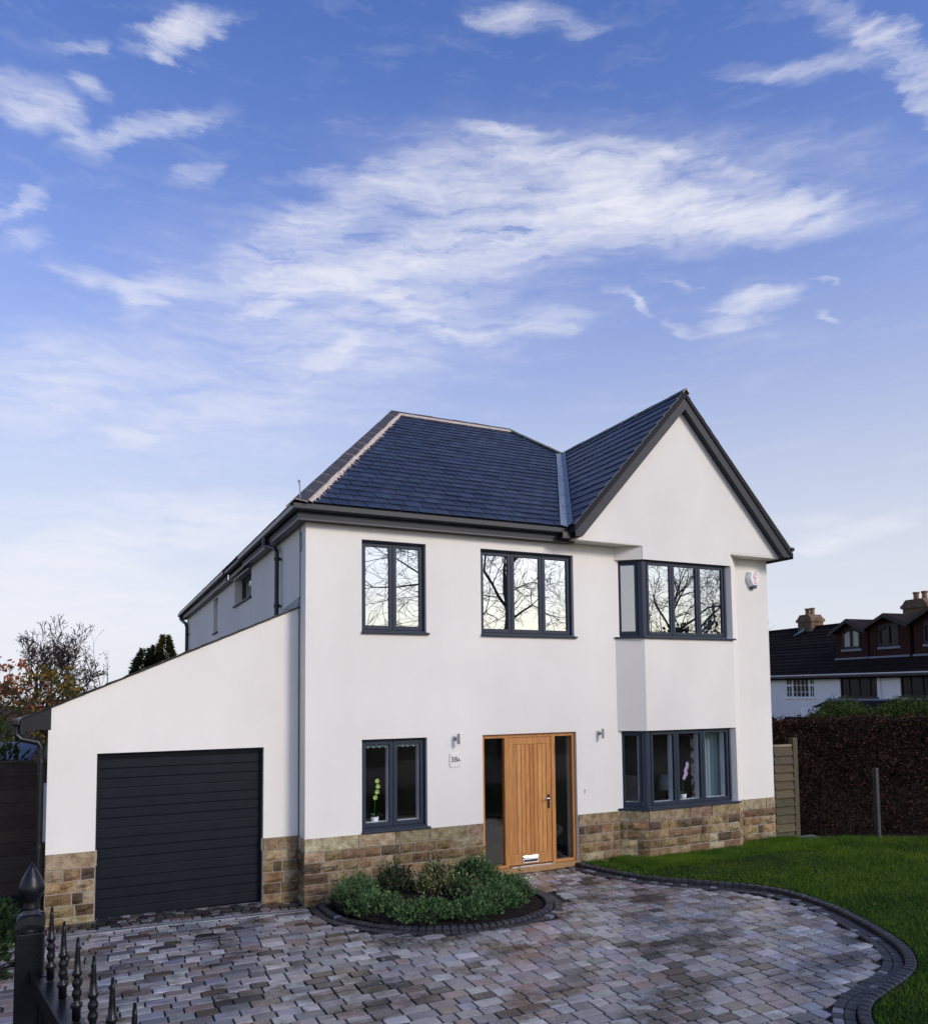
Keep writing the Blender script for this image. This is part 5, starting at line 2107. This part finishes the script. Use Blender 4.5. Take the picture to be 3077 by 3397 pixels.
def far_window(s0, s1, z0, z1, m, bars, off=.04, fr=.05, sill=True, parent=nh, rows=()):
    mb = MB()
    mb.obox(NB(s0, z0, off - .03), ns * fr, nb_ * .08, (0, 0, z1 - z0))
    mb.obox(NB(s1 - fr, z0, off - .03), ns * fr, nb_ * .08, (0, 0, z1 - z0))
    mb.obox(NB(s0 + fr, z0, off - .03), ns * (s1 - s0 - 2 * fr), nb_ * .08, (0, 0, fr))
    mb.obox(NB(s0 + fr, z1 - fr, off - .03), ns * (s1 - s0 - 2 * fr), nb_ * .08, (0, 0, fr))
    for b, w in bars:
        mb.obox(NB(b - w / 2, z0 + fr, off - .025), ns * w, nb_ * .07, (0, 0, z1 - z0 - 2 * fr))
    for r_, a, b, w in rows:
        mb.obox(NB(a, r_ - w / 2, off - .022), ns * (b - a), nb_ * .066, (0, 0, w))
    w_ = mb.build('window', m, parent)
    mb = MB()
    mb.obox(NB(s0 + fr * .5, z0 + fr * .5, off + .01), ns * (s1 - s0 - fr), nb_ * .02, (0, 0, z1 - z0 - fr))
    mb.build('pane', 'glass_far', w_)
    if sill:
        mb = MB()
        mb.obox(NB(s0 - .05, z0 - .05, off - .09), ns * (s1 - s0 + .1), nb_ * .14, (0, 0, .05))
        mb.build('window_sill', m, w_)
    return w_


bars = [(-1.24, .09), (-.29, .09), (-1.0, .02), (-.76, .02), (-.53, .02), (-1.43, .02), (-.13, .02)]
rows = [(2.90, -1.57, -1.28, .08), (2.90, -.25, -.03, .08), (2.62, -1.57, -.03, .02), (2.90, -1.2, -.33, .02)]
far_window(-1.62, .02, 2.38, 3.28, 'white', bars, rows=rows)
far_window(1.36, 3.10, 2.42, 3.28, 'nb_brown', [(1.75, .06), (2.25, .05), (2.75, .05)])
far_window(4.12, 6.0, 2.46, 3.28, 'nb_brown', [(4.5, .06), (5.0, .05), (5.5, .05)])
mb = MB()
mb.obox(NB(3.3, 3.12, -.1), ns * .2, nb_ * .1, (0, 0, .14))
mb.build('alarm', 'dark', nh)
# chimneys
for s0, zb, zt in ((-4.18, 5.3, 6.14), (1.62, 5.3, 6.2)):
    ch_w = .86 if s0 < 0 else 1.1
    mb = MB()
    mb.obox(NB(s0, zb, 3.15), ns * ch_w, nb_ * .7, (0, 0, zt - zb - .25))
    mb.obox(NB(s0 - .06, zt - .25, 3.09), ns * (ch_w + .12), nb_ * .82, (0, 0, .14))
    mb.prism([NB(s0 - .02, zt - .11, 3.12), NB(s0 + ch_w + .02, zt - .11, 3.12), NB(s0 + ch_w - .16, zt + .1, 3.12), NB(s0 + .16, zt + .1, 3.12)], nb_ * .76)
    c_ = mb.build('chimney', 'chimney', nroof)
    mb = MB()
    mb.prism([NB(s0 - .1, 5.28, 3.02), NB(s0 + .5, 5.62, 3.13), NB(s0 + .5, 5.45, 3.0), NB(s0 - .15, 5.18, 2.85)], (0, 0, .02))
    mb.build('flashing', 'lead', c_)
    for q in (.28, .58):
        mb = MB()
        mb.lathe(NB(s0 + ch_w * q / .86, zt + .08, 3.5), [(.11, 0), (.10, .25), (.13, .28), (.13, .34), (.09, .34)], 10)
        mb.build('chimney_pot', 'pot', c_)
# dormers
for k, (s0, s1, za, zr) in enumerate(((.26, 1.84, 5.06, 5.50), (1.94, 3.74, 5.14, 5.56), (3.92, 5.7, 5.18, 5.62))):
    dm = mb = MB()
    zb = 3.98
    mid = (s0 + s1) / 2
    wz0, wz1 = 4.42, 5.12
    ws0, ws1 = mid - .45, mid + .45
    for a0, a1, z0, z1 in ((s0, ws0, zb, za), (ws1, s1, zb, za), (ws0, ws1, zb, wz0)):
        mb.obox(NB(a0, z0, .98), ns * (a1 - a0), nb_ * .15, (0, 0, z1 - z0))
    mb.prism([NB(s0, za, .98), NB(s1, za, .98), NB(mid, zr, .98)], nb_ * .14)
    mb.obox(NB(s0, zb, 1.13), ns * .12, nb_ * 1.6, (0, 0, za - zb))
    mb.obox(NB(s1 - .12, zb, 1.13), ns * .12, nb_ * 1.6, (0, 0, za - zb))
    d_ = mb.build('dormer', 'nb_brick', nh)
    mb = MB()
    for sg_, e in ((-1, s0 - .12), (1, s1 + .12)):
        zz_ = za - .12 * (zr - za) / (mid - s0)
        mb.prism([NB(mid, zr + .06, .72), NB(e, zz_ + .06, .72), NB(e, zz_ - .0, .72), NB(mid, zr, .72)], nb_ * 2.7, (.03, .022, .02))
    mb.build('dormer_roof', 'nb_roof', d_)
    mb = MB()
    for sg_, e in ((-1, s0 - .12), (1, s1 + .12)):
        zz_ = za - .12 * (zr - za) / (mid - s0)
        mb.prism([NB(mid, zr + .045, .69), NB(e, zz_ + .045, .69), NB(e, zz_ - .09, .69), NB(mid, zr - .10, .69)], nb_ * .028)
    mb.build('barge_board', 'nb_brown', d_)
    far = bool(k)
    mb = MB()
    fr = .07
    mb.obox(NB(ws0, wz0, .95), ns * fr, nb_ * .1, (0, 0, .5))
    mb.obox(NB(ws1 - fr, wz0, .95), ns * fr, nb_ * .1, (0, 0, .5))
    mb.obox(NB(mid - .05, wz0, .945), ns * .1, nb_ * .1, (0, 0, .72))
    mb.obox(NB(ws0, wz0 - .05, .95), ns * (ws1 - ws0), nb_ * .1, (0, 0, .07))
    mb.prism([NB(ws0, wz0 + .5, .95), NB(mid, wz0 + .74, .95), NB(ws1, wz0 + .5, .95), NB(ws1, wz0 + .8, .95), NB(ws0, wz0 + .8, .95)], nb_ * .1)
    w_ = mb.build('window', 'nb_brown', d_)
    mb = MB()
    mb.obox(NB(ws0, wz0, 1.0), ns * (ws1 - ws0), nb_ * .02, (0, 0, .78))
    mb.build('pane', 'nb_leaded' if k == 0 else 'glass_far', d_)
    mb = MB()
    mb.obox(NB(ws0 - .05, wz0 - .17, .93), ns * 1.0, nb_ * .06, (0, 0, .09))
    mb.obox(NB(s0 - .02, zb - .06, .90), ns * (s1 - s0 + .04), nb_ * .08, (0, 0, .07))
    mb.build('lead_apron', 'lead', d_)
# porch roof
mb = MB()
mb.prism([NB(.78, 2.30, -.05), NB(7.5, 2.42, -.05), NB(7.5, .9, -2.4), NB(-1.3, .9, -2.4), NB(-1.0, 1.1, -.05)], (0, 0, -.1), (.03, .028, .03))
po = mb.build('porch_roof', 'nb_roof', nh)
mb = MB()
mb.obox(NB(.75, 2.26, -.13), ns * 6.7, nb_ * .12, (0, 0, .10))
mb.build('lead_flashing', 'lead', po)
mb = MB()
mb.prism([NB(.25, 1.66, -1.6), NB(1.0, 1.66, -1.6), NB(.95, 2.02, -1.6)], nb_ * 1.3)
mb.build('gablet', 'nb_wall', po)


# ------------------------------------------------------------------ trees
def branch_tree(base, h, spread, seed, lean=(0, 0, 1), levels=6, r0_=.16, up=.35, fork=(2, 3), gap=.34, twist=.55, kmin=.0028, ratio=.76):
    """limbs and twigs as tapered tubes; returns (limbs, twigs, tips)"""
    rr = random.Random(seed)
    limbs, twigs, tips = MB(), MB(), []

    def grow(p, d, ln, r, lv):
        pts, rs_ = [p], [r]
        n = 4 if lv < 2 else 3
        q = p
        for k in range(n):
            d = (d + Vector((rr.gauss(0, .13), rr.gauss(0, .13), rr.gauss(0, .10) + up * .08))).normalized()
            q = q + d * (ln / n)
            pts.append(q)
            rs_.append(max(kmin, r * (1 - .38 * (k + 1) / n)))
        (limbs if lv < 3 else twigs).tube(pts, rs_, 7 if lv < 2 else (5 if lv < 4 else 3), caps=False)
        if lv >= levels:
            tips.append((q, d))
            return
        nb__ = rr.randint(*fork) + (1 if lv == 0 else 0)
        for k in range(nb__):
            a_ = rr.uniform(0, 6.283)
            s_ = spread * rr.uniform(.55, 1.25)
            o = d.orthogonal().normalized()
            o = (Matrix.Rotation(a_ + k * 2.4, 3, d) @ o)
            nd = (d * math.cos(s_) + o * math.sin(s_) + Vector((0, 0, up * .3))).normalized()
            grow(q, nd, ln * ratio * rr.uniform(.75, 1.15), rs_[-1] * rr.uniform(.6, .82), lv + 1)
        if lv >= 1:                      # side shoots
            for k in range(2):
                i = rr.randint(1, len(pts) - 2)
                o = d.orthogonal().normalized()
                o = (Matrix.Rotation(rr.uniform(0, 6.283), 3, d) @ o)
                nd = (d * .55 + o * .8 + Vector((0, 0, up * .3))).normalized()
                if lv + 2 <= levels:
                    grow(pts[i], nd, ln * ratio * .7, rs_[i] * .45, lv + 2)
    grow(Vector(base), Vector(lean).normalized(), h * gap, r0_, 0)
    return limbs, twigs, tips


def bare_tree(base, h, spread, seed, lab, leaves=None, name='bare_tree', bm='bark', group=None, lsize=.07, ln=2, **kw):
    t = thing(name, base, lab, 'tree', group)
    a, b, tips = branch_tree(base, h, spread, seed, **kw)
    a.build('trunk', bm, t)
    b.build('crown', bm, t)
    if leaves:
        mb = MB()
        rr = random.Random(seed + 5)
        for q, d in tips:
            for k in range(ln):
                if rr.random() < leaves[1]:
                    p = q + Vector((rr.gauss(0, .06), rr.gauss(0, .06), rr.gauss(0, .06)))
                    d2 = Vector((rr.gauss(0, 1), rr.gauss(0, 1), rr.gauss(0, 1))).normalized()
                    e = d2.orthogonal().normalized() * lsize * .35
                    mb.add([p, p + d2 * lsize * .5 + e, p + d2 * lsize, p + d2 * lsize * .5 - e], [(0, 1, 2, 3)], jit(rr.choice(leaves[0]), .3))
        mb.build('leaves', 'leaf', t)
    return t


LO = [(.08, .028, .015), (.055, .024, .015), (.13, .05, .02)]
bare_tree((-4.50, 20, -.3), 4.55, .62, 4, 'nearly bare tree with upswept branches left of the garage roof', (LO, .22), levels=7, r0_=.26, gap=.36, ratio=.72, up=.6, kmin=.010)
bare_tree((-3.35, 21, -.3), 3.3, .5, 9, 'smaller nearly bare tree right of the larger one over the garage roof', (LO, .5), levels=6, r0_=.10, gap=.36, ratio=.72, up=.8, kmin=.007)
bare_tree((-5.95, 17, -.3), 4.3, .7, 14, 'rusty leaved tree with dark limbs at the left edge', ([(.28, .075, .025), (.2, .06, .02), (.33, .13, .03)], .9), levels=6, r0_=.20, ratio=.74, up=.45, lsize=.13, ln=4)
bare_tree((-5.2, 12, -.3), 3.6, .6, 23, 'low dark tangled tree behind the shed at the left edge', ([(.06, .04, .02), (.03, .04, .015)], .8), levels=6, r0_=.12, ratio=.74, up=.4, lsize=.09, ln=3)
bare_tree((-4.28, 15, -.3), 3.7, .5, 31, 'small yellowing tree beside the thick trunk above the fence', ([(.25, .13, .02), (.16, .12, .025), (.05, .07, .02)], .9), levels=5, r0_=.08, ratio=.72, up=.6, lsize=.13, ln=4)
bare_tree((-1.74, 20, -.3), 5.1, .22, 37, 'thin bare sapling left of the conifer behind the garage roof', (LO, .25), name='sapling', levels=4, r0_=.05, gap=.50, ratio=.55, up=.9, fork=(2, 2))
# conifer with two tops
cf = thing('conifer_tree', (-.75, 20, -.3), 'dark green conifer standing behind the garage roof', 'tree')
mb = MB()
rr = random.Random(77)
for cx_, zt, r_, col in ((-.98, 4.45, 1.15, [(.03, .048, .018), (.04, .06, .02), (.022, .034, .014)]), (-.62, 4.55, .95, [(.05, .06, .018), (.035, .05, .018)]), (-.30, 4.95, .85, [(.13, .11, .02), (.08, .08, .02), (.17, .135, .025)])):
    for i in range(15000):
        f_ = rr.random() ** .7
        z = zt - f_ * 3.6
        ra = r_ * (.08 + .92 * min(1, f_ * 1.5)) * (.55 + .45 * rr.random())
        a_ = rr.uniform(0, 6.283)
        w_ = 1 + .35 * mnoise.noise(Vector((math.cos(a_) * 2, math.sin(a_) * 2, z * 2.4)))
        p = Vector((cx_ + math.cos(a_) * ra * w_, 20 + math.sin(a_) * ra * w_, z))
        d = Vector((math.cos(a_), math.sin(a_), rr.uniform(-.1, .9))).normalized()
        e = d.cross(Vector((rr.gauss(0, 1), rr.gauss(0, 1), rr.gauss(0, 1)))).normalized() * .022
        l_ = rr.uniform(.08, .2)
        mb.add([p, p + d * l_ * .5 + e, p + d * l_, p + d * l_ * .5 - e], [(0, 1, 2, 3)], jit(rr.choice(col), .3))
mb.build('crown', 'leaf', cf)
mb = MB()
mb.tube([(-.8, 20, -.3), (-.8, 20, 3.5)], [.16, .05], 8)
mb.build('trunk', 'bark', cf)
# a twig poking out at the neighbour's side of our house
bare_tree((11.2, 3.6, -.3), 3.4, .42, 55, 'leafless shrub branches showing past the right corner of the house', name='bare_shrub', levels=5, r0_=.05, ratio=.7, up=.5, gap=.5)

# across the road, behind the photographer: what the upper windows mirror
bare_tree((14.4, -20.5, -.3), 15.5, .62, 101, 'big bare tree mirrored in the two upper windows above the door', levels=7, r0_=.48, gap=.27, ratio=.77, up=.06, bm='bark_far', kmin=.009)
bare_tree((24.2, -23, -.3), 14.5, .62, 117, 'bare tree mirrored in the upper bay window', levels=7, r0_=.42, gap=.27, ratio=.76, up=.06, bm='bark_far', kmin=.009)
hg = thing('tall_hedge', (27, -27, -.3), 'dark line of shrubs mirrored along the bottom of the upper bay window', 'hedge')
mb = MB()
for i in range(9):
    leafy(mb, (24 + i * 2.2, -27 + rnd.uniform(-.6, .6), -.3), 1.9, 1.5, 6.9 + rnd.uniform(-.35, .35), 4200, .32, .11, [(.02, .025, .012), (.03, .033, .016)], seed=200 + i, shell=.3)
mb.build('foliage', 'leaf', hg)
